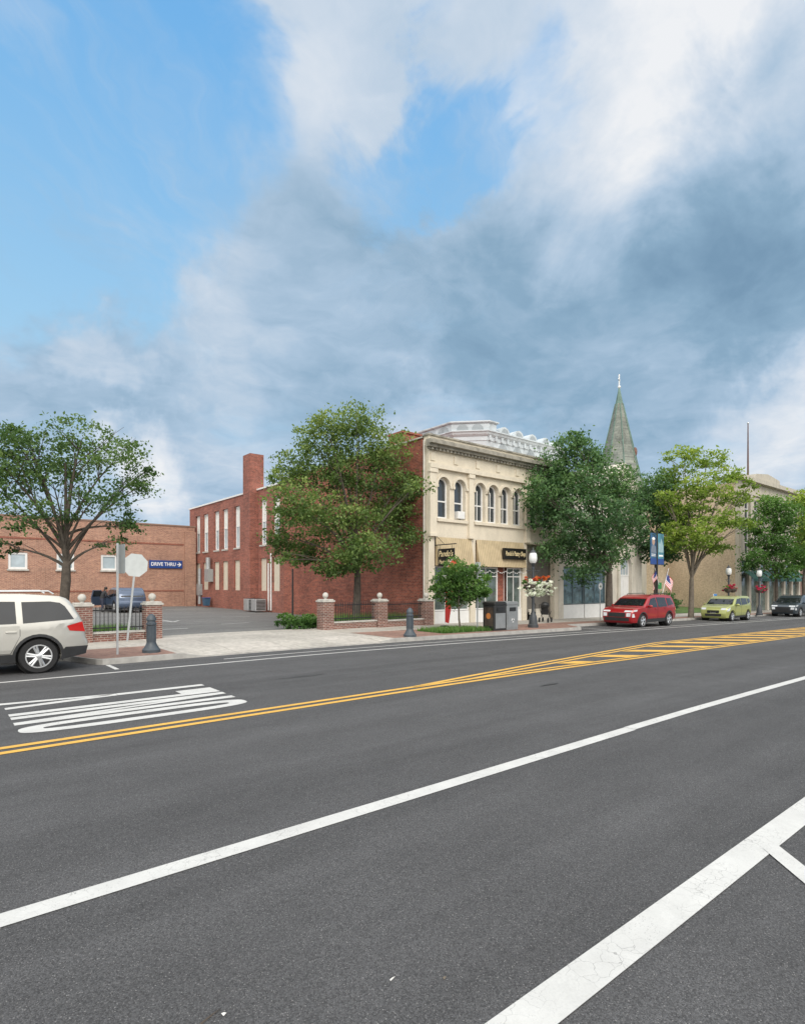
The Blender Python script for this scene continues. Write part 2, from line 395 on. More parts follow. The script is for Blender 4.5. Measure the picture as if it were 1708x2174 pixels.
for (u0,v0,u1,v1,w) in ((9.5,30,9.5,33,.12),(8.9,31,9.5,30,.12),(10.1,31,9.5,30,.12),(14,44,17,46,.1),(14,45,17,47,.1),(14,46,17,48,.1),(13.2,33,15,33,.1),(7.4,25.2,8.6,25.2,.14),(10.8,27,12.4,27.4,.1)):
    a=MB();dv=Vector((u1-u0,v1-v0,0)).normalized();pn=Vector((-dv.y,dv.x,0))*w/2
    z=.081;a.poly([(u0+pn.x,v0+pn.y,z+gz(u0)),(u1+pn.x,v1+pn.y,z+gz(u1)),(u1-pn.x,v1-pn.y,z+gz(u1)),(u0-pn.x,v0-pn.y,z+gz(u0))]);a.build('lot_line',WPAINT,lot)
# ------------------------------------------------------------------ foliage
def leaves(name,blobs,dens,size,mat,par,rng,shade0=.5,flat=.55,shell=.42,clr=.36,hshade=.25):
    V=[];Fc=[];SH=[]
    zmin=min(b[0].z-b[1][2] for b in blobs);zmax=max(b[0].z+b[1][2] for b in blobs)
    for c,r in blobs:
        area=PI*r[0]*r[2];nl=int(dens*area);ncl=max(5,int(nl/34))
        bs=rng.uniform(-.12,.12)
        for k in range(ncl):
            d=Vector((rng.gauss(0,1),rng.gauss(0,1),rng.gauss(0,1))).normalized()*(rng.random()**shell)
            cc=c+Vector((d.x*r[0],d.y*r[1],d.z*r[2]))
            cr=clr*(.5+rng.random())*min(1,(r[0]+r[2])*.6)
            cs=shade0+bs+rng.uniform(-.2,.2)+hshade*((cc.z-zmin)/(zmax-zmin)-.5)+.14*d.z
            for j in range(max(4,int(nl/ncl*rng.uniform(.5,1.5)))):
                p=cc+Vector((rng.gauss(0,cr*.6),rng.gauss(0,cr*.6),rng.gauss(0,cr*.6*flat)))
                nr=Vector((rng.gauss(0,.8),rng.gauss(0,.8),rng.gauss(.55,.6))).normalized()
                t=nr.orthogonal().normalized();t.rotate(Matrix.Rotation(rng.uniform(0,6.28),3,nr));q=nr.cross(t)
                s_=size*rng.uniform(.6,1.35);i=len(V)
                V+= [p-t*s_*.5,p+q*s_*.28-t*s_*.05,p+t*s_*.5,p-q*s_*.28-t*s_*.05];Fc.append((i,i+1,i+2,i+3))
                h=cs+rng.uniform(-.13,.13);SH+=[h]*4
    me=bpy.data.meshes.new(name);me.from_pydata([tuple(p) for p in V],[],Fc)
    at=me.attributes.new('shade','FLOAT','POINT');at.data.foreach_set('value',SH)
    return link(name,me,mat,par)
def bez(a,b,c,k=6): return [((1-t)**2)*a+2*t*(1-t)*b+t*t*c for t in [i/k for i in range(k+1)]]
def tree(name,label,base,d,bl,r0,fork,dens,size,lmat,bark,seed,group='street trees',trunkpts=None,depth=1.,twigs=5,**kw):
    rng=random.Random(seed);t=thing(name,label,'tree',base,0,group);B=Vector(base)
    blobs=[]
    for (x,y,rx,ry) in bl:
        dd=d+rng.uniform(-1,1)*depth
        c=pt(x,y,dd)-B;rx_=rx*d/F;rz=ry*d/F;blobs.append((c,(rx_,rx_*.95,rz)))
    mb=MB()
    tp=[Vector((0,0,-.1)),Vector((0,0,.12))]+[Vector(p) for p in (trunkpts or [(rng.uniform(-.1,.1),0,fork*.5)])]
    cen=sum((b[0] for b in blobs),Vector())/len(blobs)
    fk=Vector((tp[-1].x*1.3,tp[-1].y*1.3,fork));tp.append(fk)
    rr=[r0*1.5,r0*1.1]+[r0*.95]*(len(tp)-3)+[r0*.8]
    mb.tube(tp,rr,10)
    lead=bez(fk,fk+Vector((0,0,1.)),cen+Vector((0,0,.8)),5);mb.tube(lead,[r0*.7*(1-.75*i/5) for i in range(6)],7)
    for c,r in blobs:
        k=rng.choice([0,0,0,1,2]);st=lead[k] if c.z>fk.z+1.2 else fk-Vector((0,0,.1))
        midp=st+(c-st)*.45+Vector((rng.uniform(-.2,.2),rng.uniform(-.2,.2),abs((c-st).length)*.16))
        pth=bez(st,midp,c,6);r1=r0*rng.uniform(.3,.45);mb.tube(pth,[r1*(1-.8*i/6) for i in range(7)],6)
        for j in range(twigs):
            e=c+Vector((rng.uniform(-1,1)*r[0],rng.uniform(-1,1)*r[1],rng.uniform(-.7,1)*r[2]))*.9
            s_=pth[rng.choice([3,4,5])];mb.tube(bez(s_,s_+(e-s_)*.5+Vector((0,0,.12)),e,3),[r1*.32,r1*.22,r1*.15,.006],4)
    mb.build('trunk',bark,t,True)
    leaves('crown',blobs,dens,size,lmat,t,rng,**kw)
    return t
LM_A=leafmat('leaf_airy',[(.1,(.032,.064,.022)),(.5,(.085,.155,.05)),(.9,(.17,.25,.075))])
LM_B=leafmat('leaf_yellowgreen',[(.1,(.040,.075,.022)),(.5,(.125,.20,.055)),(.9,(.29,.36,.11))])
LM_C=leafmat('leaf_deep',[(.1,(.032,.075,.034)),(.5,(.092,.185,.075)),(.9,(.18,.29,.105))])
LM_D=leafmat('leaf_lime',[(.1,(.08,.13,.025)),(.5,(.21,.31,.05)),(.9,(.36,.44,.08))])
LM_E=leafmat('leaf_shrub',[(.1,(.03,.075,.016)),(.5,(.085,.18,.04)),(.9,(.19,.32,.08))])
LM_F=leafmat('leaf_dry',[(.1,(.05,.045,.02)),(.5,(.13,.11,.05)),(.9,(.22,.18,.09))])
def gp(x,v):
    t=(x-CX)/F;d=v/(sA-cA*t);return d*(sA*t+cA),d
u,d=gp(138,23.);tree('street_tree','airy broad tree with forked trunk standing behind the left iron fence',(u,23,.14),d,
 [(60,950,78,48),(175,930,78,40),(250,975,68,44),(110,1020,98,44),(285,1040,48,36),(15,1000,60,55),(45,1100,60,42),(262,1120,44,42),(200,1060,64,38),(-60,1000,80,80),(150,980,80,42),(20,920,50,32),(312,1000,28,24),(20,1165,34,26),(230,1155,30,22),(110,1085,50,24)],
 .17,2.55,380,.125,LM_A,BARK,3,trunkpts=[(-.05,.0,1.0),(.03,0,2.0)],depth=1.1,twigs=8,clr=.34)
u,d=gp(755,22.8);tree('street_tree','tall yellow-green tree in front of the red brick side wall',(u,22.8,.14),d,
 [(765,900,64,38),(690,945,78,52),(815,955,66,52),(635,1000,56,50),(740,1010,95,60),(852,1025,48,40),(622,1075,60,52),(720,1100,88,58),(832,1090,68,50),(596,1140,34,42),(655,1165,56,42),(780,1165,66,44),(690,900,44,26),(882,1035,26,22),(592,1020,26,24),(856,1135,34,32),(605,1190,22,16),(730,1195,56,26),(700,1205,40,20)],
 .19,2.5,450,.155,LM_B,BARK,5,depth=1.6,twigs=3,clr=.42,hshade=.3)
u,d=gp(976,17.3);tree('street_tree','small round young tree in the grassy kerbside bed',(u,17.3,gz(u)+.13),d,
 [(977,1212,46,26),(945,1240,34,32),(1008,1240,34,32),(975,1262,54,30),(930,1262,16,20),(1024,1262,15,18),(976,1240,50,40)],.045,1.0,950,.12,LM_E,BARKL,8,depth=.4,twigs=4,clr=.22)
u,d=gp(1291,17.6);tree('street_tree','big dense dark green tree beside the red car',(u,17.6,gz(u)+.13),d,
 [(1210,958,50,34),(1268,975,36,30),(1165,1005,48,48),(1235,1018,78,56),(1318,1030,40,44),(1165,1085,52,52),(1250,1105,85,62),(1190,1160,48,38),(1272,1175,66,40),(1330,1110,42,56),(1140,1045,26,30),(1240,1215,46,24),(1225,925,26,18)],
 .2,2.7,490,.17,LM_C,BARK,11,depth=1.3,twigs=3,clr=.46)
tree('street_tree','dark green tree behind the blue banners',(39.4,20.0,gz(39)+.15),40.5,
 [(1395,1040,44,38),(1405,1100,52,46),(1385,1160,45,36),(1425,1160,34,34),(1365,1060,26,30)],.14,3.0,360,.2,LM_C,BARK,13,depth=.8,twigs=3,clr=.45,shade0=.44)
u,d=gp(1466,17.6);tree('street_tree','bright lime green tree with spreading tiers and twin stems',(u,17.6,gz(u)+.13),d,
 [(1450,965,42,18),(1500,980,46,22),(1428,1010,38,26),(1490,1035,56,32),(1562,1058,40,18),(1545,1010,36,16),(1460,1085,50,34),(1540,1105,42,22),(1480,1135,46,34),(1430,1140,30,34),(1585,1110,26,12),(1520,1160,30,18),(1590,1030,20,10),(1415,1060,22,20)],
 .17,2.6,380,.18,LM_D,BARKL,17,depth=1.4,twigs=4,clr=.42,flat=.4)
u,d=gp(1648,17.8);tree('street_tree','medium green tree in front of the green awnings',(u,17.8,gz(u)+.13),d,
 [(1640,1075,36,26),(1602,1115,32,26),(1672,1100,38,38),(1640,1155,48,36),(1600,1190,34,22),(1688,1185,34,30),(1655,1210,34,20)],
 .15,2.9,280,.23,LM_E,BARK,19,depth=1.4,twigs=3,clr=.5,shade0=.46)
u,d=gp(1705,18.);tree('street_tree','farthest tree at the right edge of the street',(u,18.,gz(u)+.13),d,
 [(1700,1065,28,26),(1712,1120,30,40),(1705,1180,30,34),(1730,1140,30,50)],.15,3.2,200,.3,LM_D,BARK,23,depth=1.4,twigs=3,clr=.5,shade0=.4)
def shrub(name,label,loc,blobs,dens,size,m,seed,group=None,cat='shrub'):
    o=leaves(name,[(Vector(c),r) for c,r in blobs],dens,size,m,None,random.Random(seed),clr=.18)
    o.location=loc;return tag(o,label,cat,group)
shrub('shrub','low bushy green shrub left of the brick pier at the driveway',(12.0,21.6,.12),[((0,0,.32),(.8,.5,.40)),((.7,.2,.28),(.5,.4,.34)),((-.2,.8,.28),(.6,.5,.34))],900,.12,LM_E,31)
shrub('shrub','clipped dark hedge beside the church lawn',(46.5,23,gz(46)+.2),[((0,0,.8),(1.5,.8,.9)),((2.2,.3,.7),(1.3,.8,.8))],380,.17,LM_C,32,cat='hedge')
shrub('shrub','dry brownish shrub above the roof of the white car',(2.2,24.6,.14),[((0,0,.7),(.9,.6,.75)),((-1.1,.2,.6),(.7,.5,.65)),((.9,.1,.5),(.5,.4,.55))],240,.10,LM_F,33)
def grass(name,u0,u1,v0,v1,z,dens,h,seed,m,label):
    rng=random.Random(seed);V=[];Fc=[];SH=[]
    for i in range(int(dens*(u1-u0)*(v1-v0))):
        x=rng.uniform(u0,u1);y=rng.uniform(v0,v1);a_=rng.uniform(0,6.28);hh=h*rng.uniform(.4,1.3);w=.018
        dx_,dy_=math.cos(a_),math.sin(a_);k=len(V);zz=gz(x)+z
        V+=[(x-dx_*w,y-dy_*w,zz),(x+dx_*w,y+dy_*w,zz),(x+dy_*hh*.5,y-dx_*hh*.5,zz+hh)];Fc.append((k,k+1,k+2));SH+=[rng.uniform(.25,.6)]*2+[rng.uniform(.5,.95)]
    me=bpy.data.meshes.new(name);me.from_pydata(V,[],Fc);me.attributes.new('shade','FLOAT','POINT').data.foreach_set('value',SH)
    return tag(link(name,me,m),label,'grass',None,'stuff')
LAWN=pm('lawn',(.075,.14,.035),.95,.3,6)
for (a_,b_,c_,e_,z) in ((-14,5.75,20.95,25,.14),(12.9,18.75,20.9,24.5,.14),(15.4,18.3,16.3,17.9,.142)):
    struct(sheet('grass_bed',LAWN,a_,b_,c_,e_,z,1.))
struct(sheet('church_lawn',LAWN,39.7,57,21.4,45,.16,1.,None,4,lambda u,v:.16+.06*max(0,v-22)))
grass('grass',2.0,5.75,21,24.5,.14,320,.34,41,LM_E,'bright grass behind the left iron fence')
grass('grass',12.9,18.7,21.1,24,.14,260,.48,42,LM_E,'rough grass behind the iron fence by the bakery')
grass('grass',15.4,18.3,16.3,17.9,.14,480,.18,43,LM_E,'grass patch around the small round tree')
# ------------------------------------------------------------------ buildings
def arcpts(a,b,zt,k=10):
    r=(b-a)/2;c=(a+b)/2;sp=zt-r
    return [(c-r*math.cos(PI*i/k),sp+r*math.sin(PI*i/k)) for i in range(k+1)]
def wall_open(mb,x0,x1,z0,z1,ops,y0,y1):
    cur=x0
    for (a,b,zb,zt,ar) in sorted(ops):
        if a>cur: mb.box(cur,a,y0,y1,z0,z1)
        if zb>z0: mb.box(a,b,y0,y1,z0,zb)
        if ar: mb.ext(arcpts(a,b,zt)+[(b,z1),(a,z1)],y0,y1)
        elif zt<z1: mb.box(a,b,y0,y1,zt,z1)
        cur=b
    if cur<x1: mb.box(cur,x1,y0,y1,z0,z1)
def window(par,M,op,y,fmat,gmat,t=.07,rails=(.5,),munt=(),name='window',sill=None,dep=.08,gm2=None):
    a,b,zb,zt,ar=op
    def outline(ins):
        if ar:
            ap=arcpts(a+ins,b-ins,zt-ins);return [(a+ins,zb+ins)]+ap+[(b-ins,zb+ins)]
        return [(a+ins,zb+ins),(a+ins,zt-ins),(b-ins,zt-ins),(b-ins,zb+ins)]
    o=outline(.003);i_=outline(t);k=len(o);mb=MB(M)
    mb.add([(x,y,z) for x,z in o]+[(x,y,z) for x,z in i_]+[(x,y+dep,z) for x,z in i_],
       [(j,(j+1)%k,k+(j+1)%k,k+j) for j in range(k)]+[(k+j,k+(j+1)%k,2*k+(j+1)%k,2*k+j) for j in range(k)])
    hz=(zt-(b-a)/2 if ar else zt)
    for f in rails:
        z=zb+(zt-zb)*f;mb.box(a+t,b-t,y+.012,y+dep-.01,z-t*.4,z+t*.4)
    for f in munt:
        x=a+(b-a)*f;mb.box(x-t*.28,x+t*.28,y+.02,y+dep-.015,zb+t,hz)
    w=mb.build(name,fmat,par)
    g=MB(M);g.poly([(x,y+dep-.02,z) for x,z in outline(t*.8)]);g.build('pane',gmat,w)
    if gm2:
        g=MB(M);zm=zb+(zt-zb)*rails[0];g.poly([(a+t,y+dep-.026,zm),(b-t,y+dep-.026,zm),(b-t,y+dep-.026,hz),(a+t,y+dep-.026,hz)]);g.build('blind',gm2,w)
    if sill:
        s_=MB(M);s_.box(a-.08,b+.08,y-.2,y+.02,zb-.12,zb-.002);s_.build('sill',sill,w)
    return w
def text(name,s,mat,par,M,size,shear=0,off=0,ext=.006,align='CENTER',fit=None):
    cu=bpy.data.curves.new('t','FONT');cu.body=s;cu.size=size;cu.shear=shear;cu.offset=off;cu.extrude=ext;cu.align_x=align;cu.align_y='CENTER'
    ob=bpy.data.objects.new('t',cu);COL.objects.link(ob);dg=bpy.context.evaluated_depsgraph_get()
    me=bpy.data.meshes.new_from_object(ob.evaluated_get(dg));bpy.data.objects.remove(ob)
    xs=[v.co.x for v in me.vertices];k=(fit/(max(xs)-min(xs))) if fit else 1
    me.transform(M@Matrix.Diagonal((k,1,1,1)));me.materials.clear();return link(name,me,mat,par)
def frontM(x,y,z): return Matrix.Translation((x,y,z))@Matrix.Rotation(PI/2,4,'X')
def leftM(x,y,z):
    return Matrix(((0,0,-1,x),(-1,0,0,y),(0,1,0,z),(0,0,0,1)))
# --- bakery building
BK=thing('shop_building','two storey cream stone shop building with arched windows and red brick side wall','building',(18.85,21,0))
Wd=10.55;cx=[1.0,2.15,3.65,4.68,5.72,6.75,8.25,9.4]
ops=[(c-.40,c+.40,5.3,7.36,True) for c in cx]
mb=MB();wall_open(mb,0,Wd,5.28,7.72,ops,0,.36);mb.box(0,Wd,.0,.36,7.72,9.32);mb.box(0,Wd,0,.36,4.3,5.28)
for a_,b_ in ((0,.4),(2.95,3.3),(7.2,7.55),(10.15,Wd)): mb.box(a_,b_,0,.36,-.5,4.3)
mb.build('front_wall',STONE,BK)
tr=MB()
for a_,b_ in ((-.02,.42),(2.72,3.05),(7.35,7.68),(10.13,Wd+.02)):
    tr.box(a_,b_,-.14,-.002,4.5,7.5);tr.box(a_-.05,b_+.05,-.19,-.001,7.5,7.7);tr.box(a_-.04,b_+.04,-.18,-.0015,4.36,4.5)
tr.box(-.04,Wd+.04,-.2,-.003,7.72,7.94)
for c in cx:
    o=arcpts(c-.54,c+.54,7.5,12);i_=arcpts(c-.41,c+.41,7.37,12)
    for j in range(12): tr.ext([o[j],o[j+1],i_[j+1],i_[j]],-.06,-.003)
    tr.box(c-.55,c-.42,-.1,-.004,6.82,6.95);tr.box(c+.42,c+.55,-.1,-.004,6.82,6.95)
for a_,b_ in ((.5,2.65),(3.15,7.25),(7.8,10.05)): tr.box(a_,b_,-.12,-.004,5.12,5.27)
for k in range(26):
    x=.25+k*(Wd-.5)/25
    if k%4==0: tr.box(x-.14,x+.14,-.05,-.004,8.1,8.5)
tr.build('stone_trim',STONE,BK)
co_=MB()
for (z0,z1,p) in ((8.62,8.72,.12),(8.72,8.86,.26),(8.86,9.02,.46),(9.02,9.08,.40)): co_.box(-min(p,.2),Wd+min(p,.2),-p,.002,z0,z1)
co_.box(-.06,Wd+.06,-.08,.42,9.321,9.40)
for k in range(42):
    x=.1+k*(Wd-.2)/41;co_.box(x-.055,x+.055,-.2,-.121,8.60,8.716)
co_.build('cornice',DSTONE,BK)
bw=MB();bw.box(0,Wd-.05,.362,15,-.5,9.25);bw.build('brick_wall',REDB,BK)
cp=MB();cp.box(-.06,.3,.43,15,9.251,9.33);cp.build('coping',COPING,BK)
ck=MB();ck.box(.5,2.2,2.6,3.8,9.25,10.05);ck.box(.42,2.28,2.52,3.88,10.05,10.15);ck.build('chimney',REDB,BK)
for k,o in enumerate(ops): window(BK,None,o,.2,WHITEP,GLASS,.085,(.42,),(.5,) if k in(2,3,4,5) else ())
acm=MB();acm.box(1.92,2.4,-.12,.2,5.34,5.72);acm.build('air_conditioner',WHITEP,BK,bevel=.02)
def stripemat():
    m,n_,b=newmat('awning_stripes');o=n_.obj();x=n_.xyz(o)
    w=n_.m('FRACT',n_.m('MULTIPLY',x[0],7.5));f=n_.mr(n_.m('ABSOLUTE',n_.m('SUBTRACT',w,.5)),.26,.36)
    k=n_.mr(n_.noise(o,2,3),.3,.7,.85,1.1)
    n_.set(b.inputs['Base Color'],n_.mix(1.,n_.mix(f,(.52,.425,.275),(.40,.31,.185)),n_.comb(k,k,k),'MULTIPLY'));b.inputs['Roughness'].default_value=.7
    return m
STRIPE=stripemat();SIGNB=pm('sign_black',(.012,.011,.011),.35,.1);GOLD=pm('gold_letter',(.72,.60,.36),.4,.1)
for a_,b_ in ((.42,2.93),(3.32,7.18)):
    aw=MB();aw.add([(a_,-.05,4.34),(b_,-.05,4.34),(b_,-.30,2.92),(a_,-.30,2.92),(a_,-.03,2.92),(b_,-.03,2.92)],[(0,1,2,3),(0,3,4),(1,5,2),(3,2,5,4)])
    aw.build('awning',STRIPE,BK)
sb=MB();sb.box(5.15,7.0,-.40,-.24,3.36,3.96);sgn=sb.build('shop_sign',SIGNB,BK)
text('lettering',"Pando's Pastry Shop",GOLD,sgn,frontM(6.075,-.406,3.66),.36,.25,.003,fit=1.68)
for a_,b_ in ((.42,2.93),(3.32,5.2),(5.95,7.18)):
    f=MB();f.box(a_,b_,.1,.3,-.4,.62);f.build('bulkhead',WHITEP,BK)
    window(BK,None,(a_,b_,.64,2.91,False),.14,WHITEP,SHOPG,.07,(.78,),(.5,),'display_window')
dr=MB();dr.box(5.22,5.93,1.1,1.16,-.3,2.5);door=dr.build('door',WHITEP,BK)
g=MB();g.poly([(5.32,1.09,.3),(5.83,1.09,.3),(5.83,1.09,2.3),(5.32,1.09,2.3)]);g.build('door_pane',SHOPG,door)
rc=MB();rc.box(.36,7.2,.34,.361,-.5,.0);rc.add([(5.2,.3,0),(5.2,1.2,0),(5.2,1.2,3),(5.2,.3,3)],[(0,1,2,3)]);rc.add([(5.95,.3,0),(5.95,1.2,0),(5.95,1.2,3),(5.95,.3,3)],[(0,1,2,3)]);rc.build('entry_recess',WHITEP,BK)
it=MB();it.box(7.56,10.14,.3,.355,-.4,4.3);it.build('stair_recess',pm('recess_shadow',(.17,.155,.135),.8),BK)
it=MB()
for k in range(5): it.box(8.0,9.7,-.05+.06*k,.29,-.4+0*k,-.1+.16*k)
it.build('steps',WSTONE,BK)
it=MB();it.tube([(7.95,-.3,-.2),(7.95,-.3,.8),(8.0,.25,1.5)],.025,6);it.build('handrail',BLACK,BK)
lt=MB();lp=[(3.4+k*.16,-.34,2.72-.12*abs(math.sin(k*.8))) for k in range(24)]
lt.tube(lp,.007,4)
for q in lp: lt.ell((q[0],q[1],q[2]-.02),.028,6,4)
o=lt.build('string_lights',WHITEP,BK);o['kind']='stuff'
dk=MB();dk.tube([(-.08,.25,.3),(-.08,.25,9.1)],.05,8);dk.build('downspout',pm('downspout',(.55,.53,.48),.5),BK)
HS=thing('hanging_sign','black hanging blade sign with gold script on a wall bracket at the shop corner','sign',(19.25,21,0))
b=MB();b.box(-.025,.025,-1.40,-.25,2.85,3.72);pn=b.build('sign_board',SIGNB,HS,bevel=.02)
text('lettering',"Pando's",GOLD,pn,leftM(-.034,-.80,3.46),.40,.25,.004,fit=1.0)
text('lettering',"Pastry Shop",GOLD,pn,leftM(-.034,-.84,3.08),.26,.25,.002,fit=1.0)
b=MB();b.tube([(0,-.0,3.92),(0,-1.5,3.92)],.025,6);b.tube([(0,-.02,3.9),(0,-.02,4.5)],.02,6);b.tube([(0,-.4,3.92),(0,-.4,3.7)],.01,5);b.tube([(0,-1.2,3.92),(0,-1.2,3.7)],.01,5)
b.tube([(0,-.02,4.45),(0,-.7,3.93)],.012,5);b.build('bracket',BLACK,HS)
# --- long red brick wing with chimney
WG=thing('brick_building','long two storey red brick building with tall white windows and a square chimney','building',(18.9,36,0))
Mx=Matrix(((0,1,0,0),(1,0,0,0),(0,0,1,0),(0,0,0,1)))
mb=MB(Mx);up=[(.7,1.75),(2.75,3.75),(7.45,8.5),(9.85,10.95),(11.7,12.8),(14.2,15.4),(16.2,17.3)]
ou=[(a_,b_,4.9,8.25,False) for a_,b_ in up];ol=[(a_,b_,1.5,3.9,False) for a_,b_ in up]
wall_open(mb,0,18.9,4.4,9.02,ou,0,.3);wall_open(mb,0,18.9,-.4,4.4,ol,0,.3);mb.box(0,18.9,.42,10,-.4,8.9)
mb.build('wall',WINGB,WG)
for o in ou: window(WG,Mx,o,.14,WHITEP,PALEG,.11,(.52,),(.5,),sill=COPING,gm2=BLIND)
PANEL=pm('window_board',(.58,.52,.42),.8,.08)
for o in ol:
    p=MB(Mx);p.box(o[0],o[1],.1,.2,o[2],o[3]);p.build('boarded_window',PANEL,WG)
ch=MB(Mx);ch.box(4.25,5.5,-.60,-.002,-.4,11.75);ch.box(4.25,5.5,.0,.5,9.2,11.75);ch.build('chimney',WINGB,WG)
cp=MB(Mx);cp.box(-.03,19,-.08,.4,9.02,9.14);cp.build('coping',WHITEP,WG)
for s_,z in ((1.9,4.2),(2.3,3.5)):
    dp=MB(Mx);dp.tube([(s_,-.07,.1),(s_,-.07,z)],.055,7);dp.build('downpipe',WHITEP,WG)
vt=MB(Mx);vt.box(13.0,13.8,-.5,-.003,2.2,3.3);vt.tube([(13.4,-.3,3.2),(13.4,-.3,4.3)],.2,10);vt.build('vent_duct',GALV,WG)
vt=MB(Mx);vt.tube([(15.9,-.15,.2),(15.9,-.15,3.4)],.14,8);vt.box(15.6,16.1,-.35,-.004,1.0,2.0);vt.build('meter_box',GALV,WG)
# --- low tan brick building with sign
LB=thing('brick_building','low tan brick building with small white framed square windows across the lot','building',(-14,53,0))
ops=[(18.5+3.2*k-12.8,19.75+3.2*k-12.8,3.15,4.45,False) for k in range(7)]
mb=MB();wall_open(mb,0,32.7,3.0,4.6,ops,0,.3);mb.box(0,32.7,0,.3,-.4,3.0);mb.box(0,32.7,0,.3,4.6,7.2);mb.box(0,32.7,.42,16,-.4,7.0);mb.box(31.75,32.72,-.25,-.003,-.4,6.75);mb.build('wall',TANB,LB)
for o in ops: window(LB,None,o,.05,WHITEP,PALEG,.16,(),(),sill=COPING)
cp=MB();cp.box(-.05,32.8,-.06,.5,7.2,7.32);cp.build('coping',pm('coping_brown',(.25,.16,.12),.7),LB)
bd=MB();bd.box(0,31.7,-.04,-.002,5.5,5.62);bd.build('brick_course',pm('course',(.26,.10,.07),.85),LB)
bd=MB();bd.box(0,31.7,-.04,-.003,1.35,1.45);bd.build('brick_course',bpy.data.materials['course'],LB)
DT=thing('drive_sign','blue drive thru sign with white capitals and arrow on the tan brick wall','sign',(14.7,53,0))
BLUE=pm('sign_blue',(.018,.06,.24),.4,.08);WLET=pm('white_letter',(.85,.85,.85),.5,.03)
b=MB();b.box(0,2.85,-.14,-.005,3.40,4.10);bd=b.build('sign_board',BLUE,DT,bevel=.02)
text('lettering','DRIVE THRU',WLET,bd,frontM(1.20,-.152,3.75),.44,0,.006,fit=2.1)
b=MB();b.ext([(2.38,3.71),(2.38,3.79),(2.6,3.79),(2.6,3.71)],-.155,-.145);b.ext([(2.48,3.93),(2.57,3.93),(2.74,3.75),(2.57,3.57),(2.48,3.57),(2.64,3.75)],-.158,-.1451);b.build('arrow',WLET,bd)
# --- white ornate roofed building behind
OR=thing('ornate_building','white painted ornate roof storey with heavy cornice rising behind the shop parapet','building',(27,26,0))
fp=[(0,1.6),(1.5,0),(9.8,0),(9.8,8),(0,8)]
def off(poly,dst):
    k=len(poly);res=[]
    for i in range(k):
        p0,p1,p2=[Vector(poly[j%k]) for j in (i-1,i,i+1)]
        e1=(p1-p0).normalized();e2=(p2-p1).normalized();n1_=Vector((e1.y,-e1.x));n2_=Vector((e2.y,-e2.x));bb=(n1_+n2_);bb/=(1+n1_.dot(n2_));res.append(tuple(p1+bb*dst))
    return res
mb=MB();mb.extz(fp,0,11.55);mb.build('wall',ORNW,OR)
mb=MB()
for z0,z1,a_,b_ in ((11.552,11.85,.04,.04),(11.85,11.95,.08,.16),(11.95,12.12,.18,.25),(12.12,12.2,.30,.30)): mb.extz(off(fp,a_),z0+.001,z1,off(fp,b_))
for k in range(14):
    x=1.7+k*.6;mb.box(x-.08,x+.08,-.17,-.05,11.58,11.9)
for k in range(9):
    y=1.9+k*.7;mb.box(-.17,-.05,y-.08,y+.08,11.58,11.9)
mb.build('cornice',ORNW,OR)
mb=MB();q=[(-.15,1.65),(1.55,-.15),(2.3,-.15),(2.3,8.1),(-.15,8.1)]
mb.extz(q,12.201,12.70);mb.extz(off(q,.06),12.70,12.76,off(q,.13));mb.extz(off(q,.13),12.761,12.84)
mb.build('roof_block',ORNW,OR)
for k in range(4):
    mb=MB(Mx);y=2.4+1.5*k;o=arcpts(y-.55,y+.55,12.66,8);mb.ext([(y-.55,12.23)]+o+[(y+.55,12.23)],-.19,-.152);mb.build('roof_panel',ORND,OR)
dv=Vector((1.7,-1.8,0)).normalized()
for k in (.3,.7):
    mb=MB();nrm=Vector((-1.8,-1.7,0)).normalized();base=Vector((-.15+1.7*k,1.65-1.8*k,0))
    o=[(-.38,12.23)]+arcpts(-.38,.38,12.66,8)+[(.38,12.23)];pts=[base+dv*x+nrm*.035+Vector((0,0,z)) for x,z in o];mb.poly(pts);mb.build('roof_panel',ORND,OR)
for x in (3.1,4.6,6.1,7.6,9.1):
    mb=MB();o=arcpts(x-.52,x+.52,12.66,10);mb.ext([(x-.52,12.201)]+o+[(x+.52,12.201)],-.2,.4);d0=mb.build('dormer',ORNW,OR)
    mb=MB();i_=arcpts(x-.34,x+.34,12.54,8);mb.ext([(x-.34,12.22)]+i_+[(x+.34,12.22)],-.215,-.202);mb.build('dormer_panel',ORND,d0)
    mb=MB();i_=arcpts(x-.42,x+.42,11.5,10);mb.ext([(x-.42,10.6)]+i_+[(x+.42,10.6)],-.06,-.003);mb.build('roof_panel',ORND,OR)
# --- stone hall with arched door
HB=thing('stone_hall','pale stone hall with white arched doorway half hidden behind the dense tree','building',(29.5,21.05,0))
ops=[(6.85,8.35,-.1,3.95,True)]
mb=MB();wall_open(mb,5.9,9.9,-.6,5.2,ops,0,.4);mb.box(0,9.9,0,.4,5.2,8.3);mb.box(0,5.9,0,.4,3.1,5.2)
for a_,b_ in ((0,.5),(5.3,5.9)): mb.box(a_,b_,0,.4,-.6,3.1)
mb.box(0,9.9,.42,14,-.6,8.2);mb.build('wall',WSTONE,HB)
mb=MB();mb.ext([(5.2,8.301),(10.1,8.301),(7.65,10.4)],-.05,12);mb.build('gable',WSTONE,HB)
window(HB,None,(6.85,8.35,2.55,3.95,True),.12,WHITEP,PALEG,.1,(),(.25,.5,.75),'fanlight')
mb=MB();mb.box(6.85,8.35,.14,.2,-.5,2.54)
for a_ in (6.95,7.65):
    for z in (.1,1.3): mb.box(a_,a_+.6,.12,.139,z,z+1.0)
mb.build('door',WHITEP,HB)
mb=MB();o=arcpts(6.6,8.6,4.2,12);i_=arcpts(6.86,8.34,3.94,12)
for j in range(12): mb.ext([o[j],o[j+1],i_[j+1],i_[j]],-.12,-.003)
